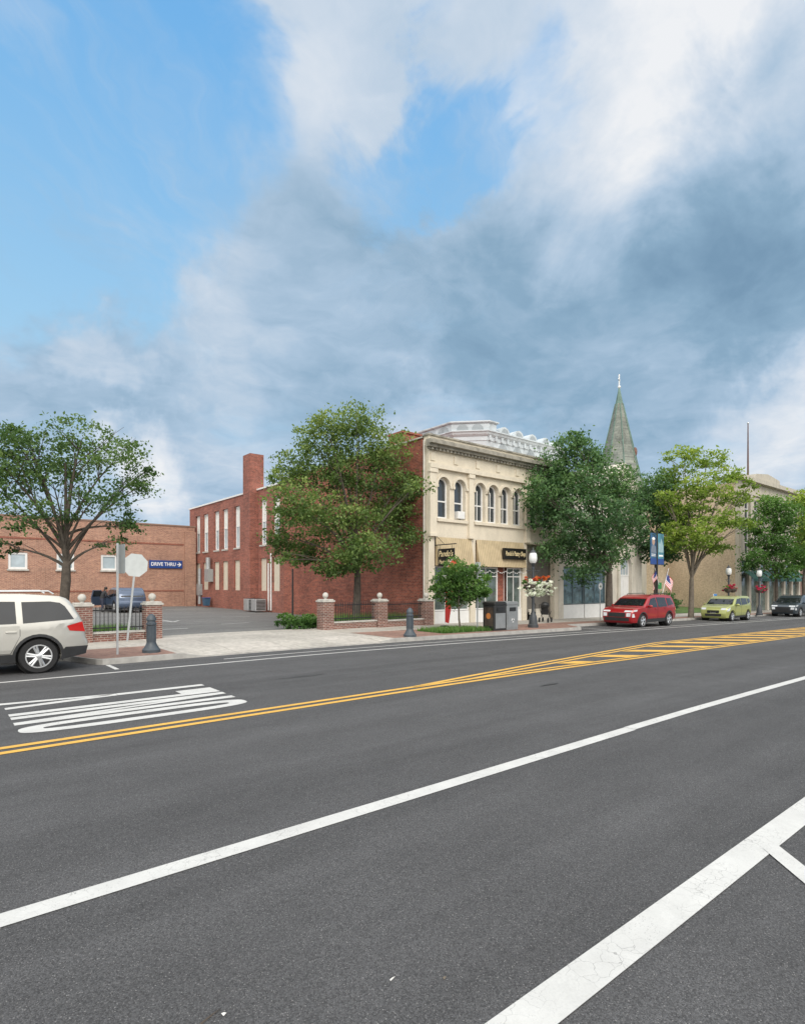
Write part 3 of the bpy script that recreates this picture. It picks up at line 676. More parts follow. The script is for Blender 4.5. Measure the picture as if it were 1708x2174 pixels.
mb.box(6.6,6.86,-.12,-.004,-.5,3.19);mb.box(8.34,8.6,-.12,-.004,-.5,3.19);mb.box(-.05,9.95,-.25,-.002,5.1,5.4);mb.box(-.1,10,-.35,.4,8.28,8.6);mb.build('stone_trim',WSTONE,HB)
for a_,b_ in ((.5,2.8),(2.9,5.3)):
    f=MB();f.box(a_,b_,.08,.3,-.5,.7);f.build('bulkhead',WHITEP,HB)
    window(HB,None,(a_,b_,.72,3.05,False),.12,pm('shop_frame',(.10,.14,.16),.5),pm('shop_display',(.08,.13,.16),.1,.7,3,spec=.8),.07,(.8,),(.5,),'display_window')
for k,c in enumerate((1.2,2.9,4.6)): window(HB,None,(c-.45,c+.45,5.7,7.6,False),-.02,WHITEP,GLASS,.07)
# --- church steeple
CH=thing('church','church tower with tapering slate spire tipped by a small cross','church',(48.4,28,0),R(22))
mb=MB();mb.box(-2.1,2.1,-2.1,2.1,-1,10.4);mb.build('tower',GSTONE,CH)
def octo(r): return [(r*math.cos(PI/8+k*PI/4),r*math.sin(PI/8+k*PI/4)) for k in range(8)]
mb=MB();mb.extz(octo(2.5),10.4,11.8,octo(1.88));mb.extz(octo(1.88),11.801,18.4,octo(.34));mb.build('spire',SLATE,CH)
mb=MB();mb.extz(octo(.35),18.401,19.9,octo(.05));mb.build('copper_cap',COPPER,CH)
for k in range(8):
    mb=MB();w=PI/8+k*PI/4;mb.tube([(2.5*math.cos(w),2.5*math.sin(w),10.4),(1.89*math.cos(w),1.89*math.sin(w),11.8),(.35*math.cos(w),.35*math.sin(w),18.4)],.05,5);mb.build('ridge_flashing',COPPER,CH)
mb=MB();mb.box(-.05,.05,-.05,.05,19.8,21.1);mb.box(-.33,.33,-.04,.04,20.55,20.66);mb.ell((0,0,19.95),.14,8,6);mb.build('cross',WHITEP,CH)
mb=MB();w=6*PI/4;r=1.36;mb.ell((r*math.cos(w),r*math.sin(w),13.9),(.18,.18,.42),8,6);mb.build('louvre',pm('rust_red',(.20,.11,.09),.8),CH)
mb=MB();mb.box(2.11,14,-3.5,3.5,-1,5.2);mb.add([(2.11,-3.8,5.1),(14,-3.8,5.1),(14,3.8,5.1),(2.11,3.8,5.1),(2.11,0,8.2),(14,0,8.2)],[(0,1,5,4),(3,4,5,2),(0,4,3),(1,2,5)]);mb.build('nave',BEIGEB,CH)
# --- building with pediment at right
PB=thing('stone_building','grey stone three storey building with low pediment and green awnings down the street','building',(57.2,21.2,0))
ops=[(1.2+2.3*k,2.4+2.3*k,4.8,7.0,False) for k in range(7)];ops2=[(a_,b_,8.1,10.0,False) for a_,b_,_,_,_ in ops]
mb=MB();wall_open(mb,0,17,4.2,7.6,ops,0,.35);wall_open(mb,0,17,7.6,10.9,ops2,0,.35);mb.box(0,17,0,.35,10.9,11.6)
for k in range(8): mb.box(2.3*k,2.3*k+.5,0,.35,-1.2,4.2)
mb.build('front_wall',GSTONE,PB)
mb=MB();mb.box(0,17,.36,9,-1.2,11.4);mb.build('side_wall',BEIGEB,PB)
mb=MB();mb.box(-.4,17.4,-.45,.5,11.6,12.0);mb.box(-.15,17.15,-.15,.3,10.4,10.7);mb.ext([(3.0,12.001),(9.5,12.001),(9.3,12.45),(6.2,12.75),(3.2,12.45)],-.3,.6);mb.box(-.1,17.1,-.2,-.002,4.2,4.5)
for k in range(8): mb.box(2.3*k+.05,2.3*k+.45,-.14,-.003,4.5,10.4)
mb.build('cornice',GSTONE,PB)
for o in ops+ops2: window(PB,None,o,.15,WHITEP,GLASS,.08,(.5,),())
AWG=pm('green_awning',(.02,.085,.075),.7,.12)
for k in range(7):
    aw=MB();a_=2.3*k+.5;b_=2.3*k+2.3;aw.add([(a_,-.02,3.3),(b_,-.02,3.3),(b_,-1.0,2.5),(a_,-1.0,2.5),(a_,-1.0,2.25),(b_,-1.0,2.25)],[(0,1,2,3),(3,2,5,4)]);aw.build('awning',AWG,PB)
    p=MB();p.box(a_,b_,.2,.3,-1.2,4.2);p.build('shopfront',SHOPG,PB)
BW=thing('brick_building','low beige brick wing beyond the church lawn','building',(50,32,0))
mb=MB();mb.box(0,12,0,10,-1,6.6);mb.build('wall',BEIGEB,BW)
mb=MB();mb.box(-.1,12.1,-.1,10.1,6.6,6.85);mb.build('coping',COPING,BW)
for k in range(3): mb=MB();mb.box(1.5+3.2*k,2.6+3.2*k,-.03,.05,1.6,3.6);mb.build('window',GLASS,BW)
u,d=gp(1587,22.6)
FP=thing('flagpole','bare dark flagpole on the roof of the pedimented stone building','flagpole',(u,22.6,11.9))
mb=MB();mb.lathe([(.12,-.6),(.11,0),(.05,6.1)],n=8);mb.build('pole',pm('pole_rust',(.12,.07,.06),.6),FP,True)
mb=MB();mb.ell((0,0,6.2),.1,8,6);mb.build('finial',ALLOY,FP,True)
EB=thing('brick_building','brown brick shop block at the far right end','building',(74.4,21.4,0))
mb=MB();mb.box(0,26,0,10,-2,8.4);mb.build('wall',PIERB,EB)
mb=MB();mb.box(-.1,26.1,-.3,.4,8.4,8.9);mb.build('cornice',COPING,EB)
aw=MB();aw.add([(.3,-.02,3.0),(25,-.02,3.0),(25,-1.1,2.2),(.3,-1.1,2.2),(.3,-1.1,1.9),(25,-1.1,1.9)],[(0,1,2,3),(3,2,5,4)]);aw.build('awning',AWG,EB)
# ------------------------------------------------------------------ brick piers + fences
def pier_parts(par):
    b=MB();b.box(-.26,.26,-.26,.26,-.1,1.16);b.build('pier_shaft',PIERB,par)
    b=MB();b.box(-.30,.30,-.30,.30,1.16,1.23);b.box(-.25,.25,-.25,.25,1.23,1.28);b.build('cap',COPING,par,bevel=.012)
    b=MB();b.lathe([(.06,1.28),(.06,1.32),(.10,1.345)],n=12);b.ell((0,0,1.44),.125,14,9);b.build('ball_finial',COPING,par,True)
P0=thing('brick_pier','brick pier with ball finial at the left of the driveway mouth','pier',(5.86,20.75,.12),0,'brick piers with ball finials');pier_parts(P0)
for x,l in ((3.72,'brick pier with ball finial just above the white car'),(12.8,'brick pier with ball finial at the right of the driveway mouth'),(15.65,'middle brick pier of the right iron fence'),(18.45,'brick pier with ball finial against the shop corner')):
    dup(P0,(x,20.75,gz(x)+.12),0,l)
def fence(a_,b_,label):
    t=thing('iron_fence',label,'fence',(a_,20.75,gz(a_)+.12),0,'black iron fences on brick kerbs')
    L=b_-a_;w=MB();w.box(0,L,-.14,.14,-.1,.26);w.build('brick_base',PIERB,t)
    w=MB();w.box(-.02,L+.02,-.17,.17,.26,.32);w.build('base_cap',COPING,t)
    for z in (.42,1.0): r=MB();r.box(0,L,-.02,.02,z,z+.04);r.build('rail',BLACK,t)
    p=MB();k=int(L/.115)
    for i in range(1,k):
        x=L*i/k;p.box(x-.0095,x+.0095,-.0095,.0095,.32,1.08);p.lathe([(.02,1.08),(.004,1.15)],(x,0,0),5)
    p.build('picket_panel',BLACK,t)
fence(4.0,5.58,'short black iron fence between the two left brick piers')
fence(-4,3.44,'black iron fence running out behind the white car')
fence(13.08,15.37,'black iron fence left of the middle pier')
fence(15.93,18.17,'black iron fence right of the middle pier')
# ------------------------------------------------------------------ street furniture
def bollard(par):
    b=MB();b.lathe([(.235,-.02),(.235,.08),(.2,.12),(.15,.2),(.125,.26),(.12,.3),(.115,.74),(.135,.76),(.135,.80),(.11,.82),(.105,.86),(.13,.88),(.125,.93),(.09,1.0),(.04,1.05),(.0,1.06)],n=20);b.build('post',BOLL,par,True)
    b=MB()
    for k in range(10):
        w=2*PI*k/10;b.box(.112*math.cos(w)-.014,.112*math.cos(w)+.014,.112*math.sin(w)-.014,.112*math.sin(w)+.014,.31,.73)
    b.build('fluting',BOLL,par)
B0=thing('bollard','dark cast iron bollard on the left kerb near the white car','bollard',(4.64,16.5,.13),0,'dark bollards on the kerb');bollard(B0)
dup(B0,(13.4,15.95,gz(13.4)+.13),0,'dark cast iron bollard right of the driveway')
t=thing('street_sign','grey sign seen nearly edge on, on a steel post beside the left bollard','sign',(3.8,16.55,.13))
b=MB();b.box(-.025,.025,-.02,.02,-.1,2.95);b.build('post',GALV,t)
b=MB(Matrix.Translation((.085,0,0))@Matrix.Rotation(R(6),4,'Z'));b.box(-.009,.009,-.29,.29,2.15,2.92);b.build('sign_panel',SIGNDK,t,bevel=.004)
t=thing('stop_sign','back of an octagonal stop sign on a leaning post by the brick pier','sign',(4.93,20.2,.13));t.rotation_euler=(0,R(5.5),R(-8))
b=MB();b.box(-.03,.03,-.025,.025,-.1,2.85);b.build('post',GALV,t)
b=MB();o=[(.40*math.cos(PI/8+k*PI/4),2.5+.40*math.sin(PI/8+k*PI/4)) for k in range(8)];b.ext(o,-.038,-.03);b.build('sign_panel',SIGNBK,t)
u,d=gp(1013,16.7)
t=thing('street_sign','slim pale sign post beside the small round tree','sign',(u,16.7,gz(u)+.13))
b=MB();b.box(-.022,.022,-.018,.018,-.1,2.9);b.build('post',GALV,t);b=MB();b.box(.024,.034,-.15,.15,2.4,2.88);b.build('sign_panel',SIGNBK,t)
t=thing('lamp_post','thin dark pole at the back of the lot left of the tall tree','pole',(13.35,24.6,.1));b=MB();b.lathe([(.07,0),(.05,.4),(.035,2.6),(.0,2.65)],n=8);b.build('pole',BLACK,t)
BINS=pm('bin_silver',(.20,.215,.225),.45,.1);BIND=pm('bin_black',(.02,.021,.022),.5,.15)
def bin_(u,label,poster):
    t=thing('litter_bin',label,'bin',(u,16.55,gz(u)+.13),0,'pair of kerbside litter bins')
    b=MB();b.box(-.37,.37,-.33,.33,0,1.08);b.build('cabinet',BIND if poster else BINS,t,bevel=.03)
    b=MB();b.ext([(-.385,1.081),(.385,1.081),(.385,1.17),(.3,1.23),(-.3,1.23),(-.385,1.17)],-.345,.345);b.build('hood',BIND if poster else BINS,t,bevel=.02)
    b=MB();b.box(-.31,.31,-.342,-.331,.1,.74);b.build('front_panel',BINS,t)
    b=MB();b.box(-.2,.2,-.35,-.3295,.82,.98);b.build('chute',BLACK,t)
    if poster:
        b=MB();b.box(-.381,-.371,-.25,.25,.2,.98);p=b.build('poster',pm('poster_ink',(.06,.045,.035),.4,.5,5),t)
        b=MB(Mx);b.lathe([(.13,-.388),(.13,-.382)],(0,0,.62),12,'y');b.build('poster_disc',pm('poster_orange',(.55,.20,.05),.4),p)
    else:
        b=MB()
        for k in range(3):
            w=k*2*PI/3;b.ext([(.1*math.cos(w)-.0,.42+.1*math.sin(w)),(.1*math.cos(w+1.2),.42+.1*math.sin(w+1.2)),(.06*math.cos(w+1.),.42+.06*math.sin(w+1.)),(.06*math.cos(w+.2),.42+.06*math.sin(w+.2))],-.348,-.343)
        b.build('recycling_mark',WLET,t)
u,d=gp(1046,16.5);u+=.15
bin_(u,'black litter bin with orange poster on its side, left of the pair',True);bin_(u+.80,'silver recycling bin with white mark, right of the pair',False)
LGLASS=pm('lamp_glass',(.72,.74,.74),.25,.05);LAMPM=pm('lamp_iron',(.045,.052,.06),.45,.15)
def lamp_parts(t):
    b=MB();b.lathe([(.24,-.02),(.24,.12),(.2,.16),(.17,.5),(.12,.62),(.09,.7),(.065,.8),(.055,2.7),(.08,2.72),(.08,2.78),(.05,2.8),(.09,2.92),(.13,2.97),(.0,2.98)],n=14);b.build('pole',LAMPM,t,True)
    b=MB();b.lathe([(.11,2.981),(.17,3.05),(.19,3.2),(.17,3.4),(.13,3.46),(.0,3.47)],n=14);b.build('globe',LGLASS,t,True)
    b=MB();b.lathe([(.14,3.455),(.1,3.55),(.03,3.6),(.025,3.68),(.0,3.72)],n=10);b.build('finial',LAMPM,t,True)
    b=MB();b.tube([(-.5,0,2.62),(.5,0,2.62)],.02,6);b.tube([(-.45,0,2.62),(0,0,2.35)],.012,5);b.tube([(.45,0,2.62),(0,0,2.35)],.012,5);b.build('basket_arm',LAMPM,t)
u,d=gp(1131,16.75);uL=u
L0=thing('street_lamp','black street lamp with white globe beside the litter bins','street lamp',(u,16.75,gz(u)+.13),0,'black globe street lamps');lamp_parts(L0)
lam=[]
for x,v,l in ((1546,17.,'black globe street lamp with red flowers in front of the lawn'),(1611,17.,'black globe street lamp with red flowers before the green awnings')):
    u,d=gp(x,v);lam.append(u);dup(L0,(u,v,gz(u)+.13),0,l)
FLO=leafmat('flower_orange',[(.1,(.40,.05,.03)),(.5,(.65,.14,.04)),(.9,(.75,.32,.08))],.2)
FLW=leafmat('flower_white',[(.1,(.22,.32,.16)),(.4,(.58,.62,.52)),(.9,(.88,.88,.84))],.2)
FLR=leafmat('flower_magenta',[(.1,(.22,.016,.04)),(.5,(.52,.03,.09)),(.9,(.65,.09,.18))],.2)
def basket(loc,label,big,seed):
    t=thing('flower_basket',label,'flower basket',loc,0,'flower baskets hung on the lamps');rng=random.Random(seed)
    b=MB();b.lathe([(.02,-.3),(.16,-.26),(.26,-.12),(.28,0)],n=12);b.build('bowl',BARK,t)
    s_=1.25 if big else .8
    leaves('foliage',[(Vector((0,0,.02)),(.42*s_,.42*s_,.24*s_))],700,.1,LM_E,t,rng,clr=.12)
    if big:
        leaves('trailing_flowers',[(Vector((-.22,-.14,-.24)),(.56,.46,.46)),(Vector((.26,-.14,-.2)),(.46,.40,.42))],1000,.10,FLW,t,rng,clr=.1,shade0=.60)
        leaves('flowers',[(Vector((.05,0,.30)),(.56,.52,.20))],900,.10,FLO,t,rng,clr=.1)
    else: leaves('flowers',[(Vector((0,0,.02)),(.46,.46,.30))],800,.12,FLR,t,rng,clr=.12)
z=gz(uL)+.13
basket((uL-.50,16.55,z+2.0),'hanging basket of white trailing and orange flowers, left of the lamp post',True,51);basket((uL+.58,16.75,z+1.97),'hanging basket of white and orange flowers, right of the lamp post',True,52)
for i,u in enumerate(lam):
    basket((u-.40,16.9,gz(u)+.13+2.0),('left magenta flower basket on the lamp before the lawn','left magenta flower basket on the lamp before the green awnings')[i],False,60+i)
    basket((u+.42,16.9,gz(u)+.13+2.0),('right magenta flower basket on the lamp before the lawn','right magenta flower basket on the lamp before the green awnings')[i],False,70+i)
u,d=gp(1394,17.1);uB=u;zb=gz(u)+.13
t=thing('banner_pole','black pole carrying two blue street banners','pole',(u,17.1,zb));b=MB();b.lathe([(.12,0),(.08,.4),(.06,1),(.05,5.4),(.0,5.45)],n=10);b.build('pole',BLACK,t,True)
for z in (5.25,3.35): b=MB();b.tube([(-.8,0,z),(.85,0,z)],.018,5);b.build('arm',BLACK,t)
BN=pm('banner_blue',(.03,.10,.20),.7,.5,1.5);BT=pm('banner_teal',(.07,.22,.29),.7,.5,1.5);SK=pm('banner_face',(.42,.29,.23),.8)
for s_,m,l in ((-1,BN,'dark blue vertical street banner with portrait, left of its pole'),(1,BT,'teal blue vertical street banner, right of its pole')):
    t=thing('banner',l,'banner',(uB+s_*.45,17.1,zb))
    b=MB();b.box(-.36,.36,-.012,.012,3.37,5.23);c=b.build('cloth',m,t)
    b=MB();b.box(-.36,.36,-.018,-.0125,3.37,3.72);b.build('lower_band',BLUE,c)
    if s_<0:
        b=MB();b.ell((0,-.014,4.72),(.17,.006,.21),12,8);b.build('portrait',SK,c);b=MB();b.ext([(-.32,4.05),(.32,4.05),(.25,4.42),(.08,4.53),(-.08,4.53),(-.25,4.42)],-.02,-.0126);b.build('portrait_shoulders',pm('portrait_cloth',(.16,.2,.26),.7),c)
        b=MB();b.ell((0,-.016,4.90),(.19,.006,.09),10,6);b.build('portrait_cap',WLET,c)
        for z in (3.85,3.95): b=MB();b.box(-.25,.25,-.018,-.0127,z,z+.04);b.build('lettering_band',WLET,c)
    else:
        b=MB();b.ext([(-.3,4.1),(.3,4.1),(.3,4.5),(.05,4.95),(-.12,4.6),(-.3,4.75)],-.018,-.0127);b.build('picture',pm('banner_pale',(.28,.42,.46),.7),c)
        b=MB();b.box(-.25,.25,-.018,-.0127,3.85,3.95);b.build('lettering_band',WLET,c)
FR=pm('flag_red',(.50,.03,.04),.7);FWm=pm('flag_white',(.75,.75,.75),.7);FB=pm('flag_blue',(.02,.035,.16),.7)
def flag(loc,rot,label,k=1.):
    t=thing('small_flag',label,'flag',loc,rot,'striped flags on the banner pole');t.scale=(k,k,k)
    b=MB();b.tube([(0,0,-.2),(.42,-.1,1.0)],.014,5);b.build('staff',WHITEP,t)
    me=bpy.data.meshes.new('cloth');V=[];Fc=[];mi=[]
    nx,nz=10,13
    for i in range(nx+1):
        for j in range(nz+1):
            f=i/nx;g_=j/nz
            V.append((.40-.10*g_+ .46*f-.05,-.1+.09*math.sin(f*7+g_*2),.95-.72*g_-.95*f*.9))
    for i in range(nx):
        for j in range(nz):
            a_=i*(nz+1)+j;Fc.append((a_,a_+1,a_+nz+2,a_+nz+1));mi.append(2 if (i<4 and j<7) else j%2)
    me.from_pydata(V,[],Fc);o=link('cloth',me,None,t,True)
    for m in (FR,FWm,FB): me.materials.append(m)
    me.polygons.foreach_set('material_index',mi)
flag((uB-.05,16.95,zb+2.3),R(180),'smaller striped flag leaning left on the banner pole',.85);flag((uB+.25,16.9,zb+1.85),0,'larger striped flag drooping right on the banner pole',1.3)
u,d=gp(944,19.4)
t=thing('feather_flag','slim red and yellow feather flag planted outside the shop behind the small tree','flag',(u,19.4,gz(u)+.13))
E=[(0,0,.2),(0,0,2.0),(.08,-.05,2.75),(.28,-.16,3.12),(.48,-.28,3.18)];G_=[(.16,-.1,.15),(.34,-.2,1.5),(.46,-.27,2.2),(.52,-.3,2.7),(.51,-.3,3.16)]
b=MB();b.tube([(0,0,0)]+E[1:],.014,5);b.build('pole',WHITEP,t)
b=MB();b.lathe([(.22,0),(.2,.05),(.0,.06)],n=10);b.build('base',BLACK,t)
def ffm():
    m,n_,b=newmat('feather_cloth');x=n_.xyz(n_.obj())
    f=n_.mr(n_.m('ADD',n_.m('MULTIPLY',x[2],.5),n_.m('MULTIPLY',x[0],-.55)),-.2,1.6,0,1,False)
    n_.set(b.inputs['Base Color'],n_.ramp(f,[(0,(.50,.03,.025)),(.5,(.50,.03,.025)),(.55,(.6,.40,.05)),(.63,(.5,.16,.02)),(.70,(.03,.03,.02)),(.78,(.55,.06,.03)),(.88,(.6,.40,.06))],'CONSTANT'));return m
b=MB()
for i in range(4): b.poly([E[i],E[i+1],G_[i+1],G_[i]])
b.build('cloth',ffm(),t)
u,d=gp(1157,19.2)
t=thing('stroller','black folding baby stroller parked outside the shop','stroller',(u,19.2,gz(u)+.13),R(20))
b=MB()
for s_ in (-.22,.22): b.tube([(-.45,s_,.95),(-.25,s_,.7),(.3,s_,.15)],.016,6);b.tube([(.35,s_,.6),(-.3,s_,.14)],.016,6);
b.tube([(-.45,-.22,.95),(-.45,.22,.95)],.02,6);b.tube([(.02,-.22,.42),(.02,.22,.42)],.016,6);b.build('frame',BLACK,t)
b=MB();b.add([(-.2,-.2,.95),(-.2,.2,.95),(-.1,-.2,.42),(-.1,.2,.42),(.25,-.2,.42),(.25,.2,.42)],[(0,1,3,2),(2,3,5,4)]);b.build('seat',BLACK,t)
b=MB();b.ell((-.05,0,.92),(.27,.23,.2),12,8);b.build('canopy',BIND,t,True)
for x in (-.3,.32):
    for s_ in (-.24,.24): b=MB();b.lathe([(.04,-.02),(.13,-.02),(.13,.02),(.04,.02)],(x,s_,.13),14,'y');b.build('wheel',RUB,t)
u,d=gp(1517,19.6);t=thing('notice_sign','blue and white notice board on the lawn beside the hedge','sign',(u,19.6,gz(u)+.13))
b=MB();b.box(-.3,.3,-.03,.03,.6,1.6);p=b.build('board',WLET,t);b=MB();b.box(-.29,.29,-.036,-.031,1.1,1.59);b.build('blue_field',pm('notice_blue',(.05,.2,.5),.5),p)
for x in (-.25,.25): b=MB();b.box(x-.03,x+.03,-.02,.02,-.1,.6);b.build('leg',WHITEP,t)
u,d=gp(1399,18.);t=thing('street_sign','small green sign on a thin post near the flags','sign',(u,18.,gz(u)+.13));b=MB();b.tube([(0,0,-.1),(0,0,2.4)],.025,6);b.build('post',GALV,t);b=MB();b.box(-.22,.22,-.035,-.027,1.9,2.3);b.build('sign_panel',pm('sign_green',(.03,.22,.06),.5),t)
u,d=gp(1273,18.2);t=thing('street_sign','small white roundish sign on a post beside the dense tree','sign',(u,18.2,gz(u)+.13));b=MB();b.tube([(0,0,-.1),(0,0,2.2)],.025,6);b.build('post',GALV,t);b=MB();b.lathe([(.2,-.035),(.2,-.027)],(0,0,2.0),14,'y');b.build('sign_panel',WLET,t)
def acunit(u,v,label):
    t=thing('condenser_unit',label,'air conditioner',(u,v,.07),0,'grey condenser units by the brick wall');b=MB();b.box(-.4,.4,-.4,.4,0,.85);b.build('casing',GALV,t,bevel=.03);b=MB();b.lathe([(.3,.851),(.3,.87),(.05,.9)],n=14);b.build('fan_guard',BLACK,t)
    b=MB()
    for k in range(7): b.box(-.34,.34,-.412,-.401,.1+.1*k,.15+.1*k)
    b.build('grille',DARKP,t)
acunit(18.1,38.4,'grey condenser unit nearest the tree');acunit(18.1,39.65,'grey condenser unit beside the chimney foot')
t=thing('wheelie_bin','small blue bin against the long brick wall','bin',(18.4,49.3,.07));b=MB();b.extz([(-.22,-.25),(.22,-.25),(.22,.25),(-.22,.25)],.05,.7,[(-.28,-.3),(.28,-.3),(.28,.3),(-.28,.3)]);b.build('tub',pm('bin_blue',(.04,.10,.17),.5),t,bevel=.03);b=MB();b.box(-.3,.3,-.33,.33,.7,.76);b.build('lid',BLUE,t,bevel=.02)
SCRAP=pm('scrap_paper',(.62,.62,.60),.7,.1)
for (x,y,l,L,w,m) in ((833,2080,'thin white paper scrap on the asphalt',.038,.006,SCRAP),(475,2155,'small white crumpled scrap near the lower edge',.018,.016,SCRAP),(943,2078,'tiny brown leaf on the asphalt',.022,.012,BARKL),(445,2162,'short brown twig lying near the white scrap',.13,.006,BARK)):
    dd=F*EYE/(y-HY);p=pt(x,y,dd);b=MB();b.add([(-L/2,-w/2,0),(L/2,-w/2,.004),(L/2,w/2,.0),(-L/2,w/2,.006),(0,0,.009)],[(0,1,4),(1,2,4),(2,3,4),(3,0,4),(0,3,2,1)])
    o=b.build('litter_scrap' if m is SCRAP else ('twig' if 'twig' in l else 'fallen_leaf'),m);o.location=(p.x,p.y,.003);o.rotation_euler=(0,0,R(20) if x!=833 else R(12));tag(o,l,'litter')
# ------------------------------------------------------------------ vehicles
def paint(name,c,metal=.0,rough=.32):
    m=pm(name,c,rough,.03,2,metal,.6);return m
TAIL=pm('tail_lamp',(.50,.010,.008),.15,.15,spec=.8);HEADL=pm('head_lamp',(.62,.65,.68),.1,.15,spec=.9);PLATE=pm('plate',(.6,.6,.55),.5)
SEAM=pm('seam',(.01,.01,.01),.8)
def car(name,label,cat,loc,rot,sp,pmat,group='cars parked along the kerb',doorline=True):
    t=thing(name,label,cat,loc,rot,group)
    Wh=sp['W']/2;L=sp['L'];belt=sp['belt'];Hh=sp['H'];zb=sp.get('zb',.25);wr=sp['wr'];ra=sp.get('ra',wr+.06)
    def Y(x,z):
        s_=1.
        if z>belt: s_-=sp.get('tumble',.2)*((z-belt)/(Hh-belt))**1.15
        if z<.55: s_-=.06*(.55-z)/.3
        s_+=-.018*abs(z-.82) if z<belt else 0
        e=abs(x)/(L/2);s_-=.15*max(0,(e-.62)/.38)**2.2
        return Wh*s_
    out=list(sp['top'])
    for xc in (sp['xf'],sp['xr']):
        a0=math.asin((zb-wr)/ra)
        for k in range(15):
            th=a0+(PI-2*a0)*k/14;out.append((xc+ra*math.cos(th),wr+ra*math.sin(th)))
    bm=bmesh.new();ro=.05/Wh
    vs=[bm.verts.new((x,-(1-ro),z)) for x,z in out];vt_=[bm.verts.new((x,(1-ro),z)) for x,z in out]
    f1=bm.faces.new(vs);f2=bm.faces.new(vt_[::-1]);k=len(out)
    for i in range(k): bm.faces.new((vs[i],vt_[i],vt_[(i+1)%k],vs[(i+1)%k]))
    bmesh.ops.recalc_face_normals(bm,faces=bm.faces)
    bmesh.ops.inset_region(bm,faces=[f for f in bm.faces if len(f.verts)>8],thickness=.045,depth=0)
    for f in bm.faces:
        if len(f.verts)>8:
            for v in f.verts: v.co.y=math.copysign(1.,v.co.y)
    bmesh.ops.triangulate(bm,faces=[f for f in bm.faces if len(f.verts)>8])
    for z in (.4,.55,.7,.82,.95,belt,belt+.15,belt+.3,belt+.45):
        bmesh.ops.bisect_plane(bm,geom=bm.verts[:]+bm.edges[:]+bm.faces[:],plane_co=(0,0,z),plane_no=(0,0,1))
    for x in [-L/2+.2*i for i in range(1,int(L/.2)+1)]:
        if abs(x)>L*.28: bmesh.ops.bisect_plane(bm,geom=bm.verts[:]+bm.edges[:]+bm.faces[:],plane_co=(x,0,0),plane_no=(1,0,0))
    for v in bm.verts: v.co.y*=Y(v.co.x,v.co.z)
    me=bpy.data.meshes.new('body');bm.to_mesh(me);bm.free();link('body',me,pmat,t,True)
    def panel(nm,poly,m,offs=.006,sides=(1,-1),par=None):
        res=[]
        for s_ in sides:
            b=bmesh.new();b.faces.new([b.verts.new((x,0,z)) for x,z in poly])
            zs=[p[1] for p in poly];xs=[p[0] for p in poly]
            for z in frange(min(zs),max(zs),.1)[1:-1]+[belt,.55]: bmesh.ops.bisect_plane(b,geom=b.verts[:]+b.edges[:]+b.faces[:],plane_co=(0,0,z),plane_no=(0,0,1))
            for x in frange(min(xs),max(xs),.2)[1:-1]: bmesh.ops.bisect_plane(b,geom=b.verts[:]+b.edges[:]+b.faces[:],plane_co=(x,0,0),plane_no=(1,0,0))
            for v in b.verts: v.co.y=s_*(Y(v.co.x,v.co.z)+offs)
            bmesh.ops.recalc_face_normals(b,faces=b.faces)
            mm=bpy.data.meshes.new(nm);b.to_mesh(mm);b.free();res.append(link(nm,mm,m,par or t,True))
        return res
    def cross(nm,p0,p1,m,ins=.1,offs=.008,y0=None,y1=None,par=None):
        dx_,dz_=p1[0]-p0[0],p1[1]-p0[1];l=math.hypot(dx_,dz_);nx,nz=-dz_/l*offs,dx_/l*offs
        if nx*(p0[0]+p1[0])<0 and abs(nx)>abs(nz): nx,nz=-nx,-nz
        if abs(nz)>abs(nx) and nz<0: nx,nz=-nx,-nz
        w0=Y(*p0)-ins;w1=Y(*p1)-ins
        b=MB();ya,yb=(-1,1) if y0 is None else (y0,y1)
        b.poly([(p0[0]+nx,ya*w0,p0[1]+nz),(p0[0]+nx,yb*w0,p0[1]+nz),(p1[0]+nx,yb*w1,p1[1]+nz),(p1[0]+nx,ya*w1,p1[1]+nz)]);return b.build(nm,m,par or t)
    def seg(a_,b_,f0=.0,f1=1.):
        P0,P1=sp['top'][a_],sp['top'][b_];return ((P0[0]+(P1[0]-P0[0])*f0,P0[1]+(P1[1]-P0[1])*f0),(P0[0]+(P1[0]-P0[0])*f1,P0[1]+(P1[1]-P0[1])*f1))
    for w in sp['windows']: panel('window',w,CARG,.007)
    for dpoly in sp['doors']:
        xs=[p[0] for p in dpoly];zs=[p[1] for p in dpoly];cx_=sum(xs)/len(xs);cz_=sum(zs)/len(zs)
        big=[(x+math.copysign(.010,x-cx_),z+math.copysign(.010,z-cz_)) for x,z in dpoly]
        panel('door_seam',big,SEAM,.002)
        for s_,dd in zip((1,-1),panel('door',dpoly,pmat,.0045)):
            hx=min(xs)+.16;b=MB();b.box(hx-.1,hx+.1,s_*(Y(hx,.95)+.006),s_*(Y(hx,.95)+.04),.93,.965);b.build('handle',sp.get('handle',pmat),dd,bevel=.008)
    b_=sp['clad'];xr,xf=sp['xr'],sp['xf']
    panel('sill_cladding',[(xr+ra+.01,zb+.005),(xf-ra-.01,zb+.005),(xf-ra-.01,b_),(xr+ra+.01,b_)],DARKP,.006)
    if sp.get('bumper'): panel('bumper_cladding',sp['bumper'],DARKP,.006)
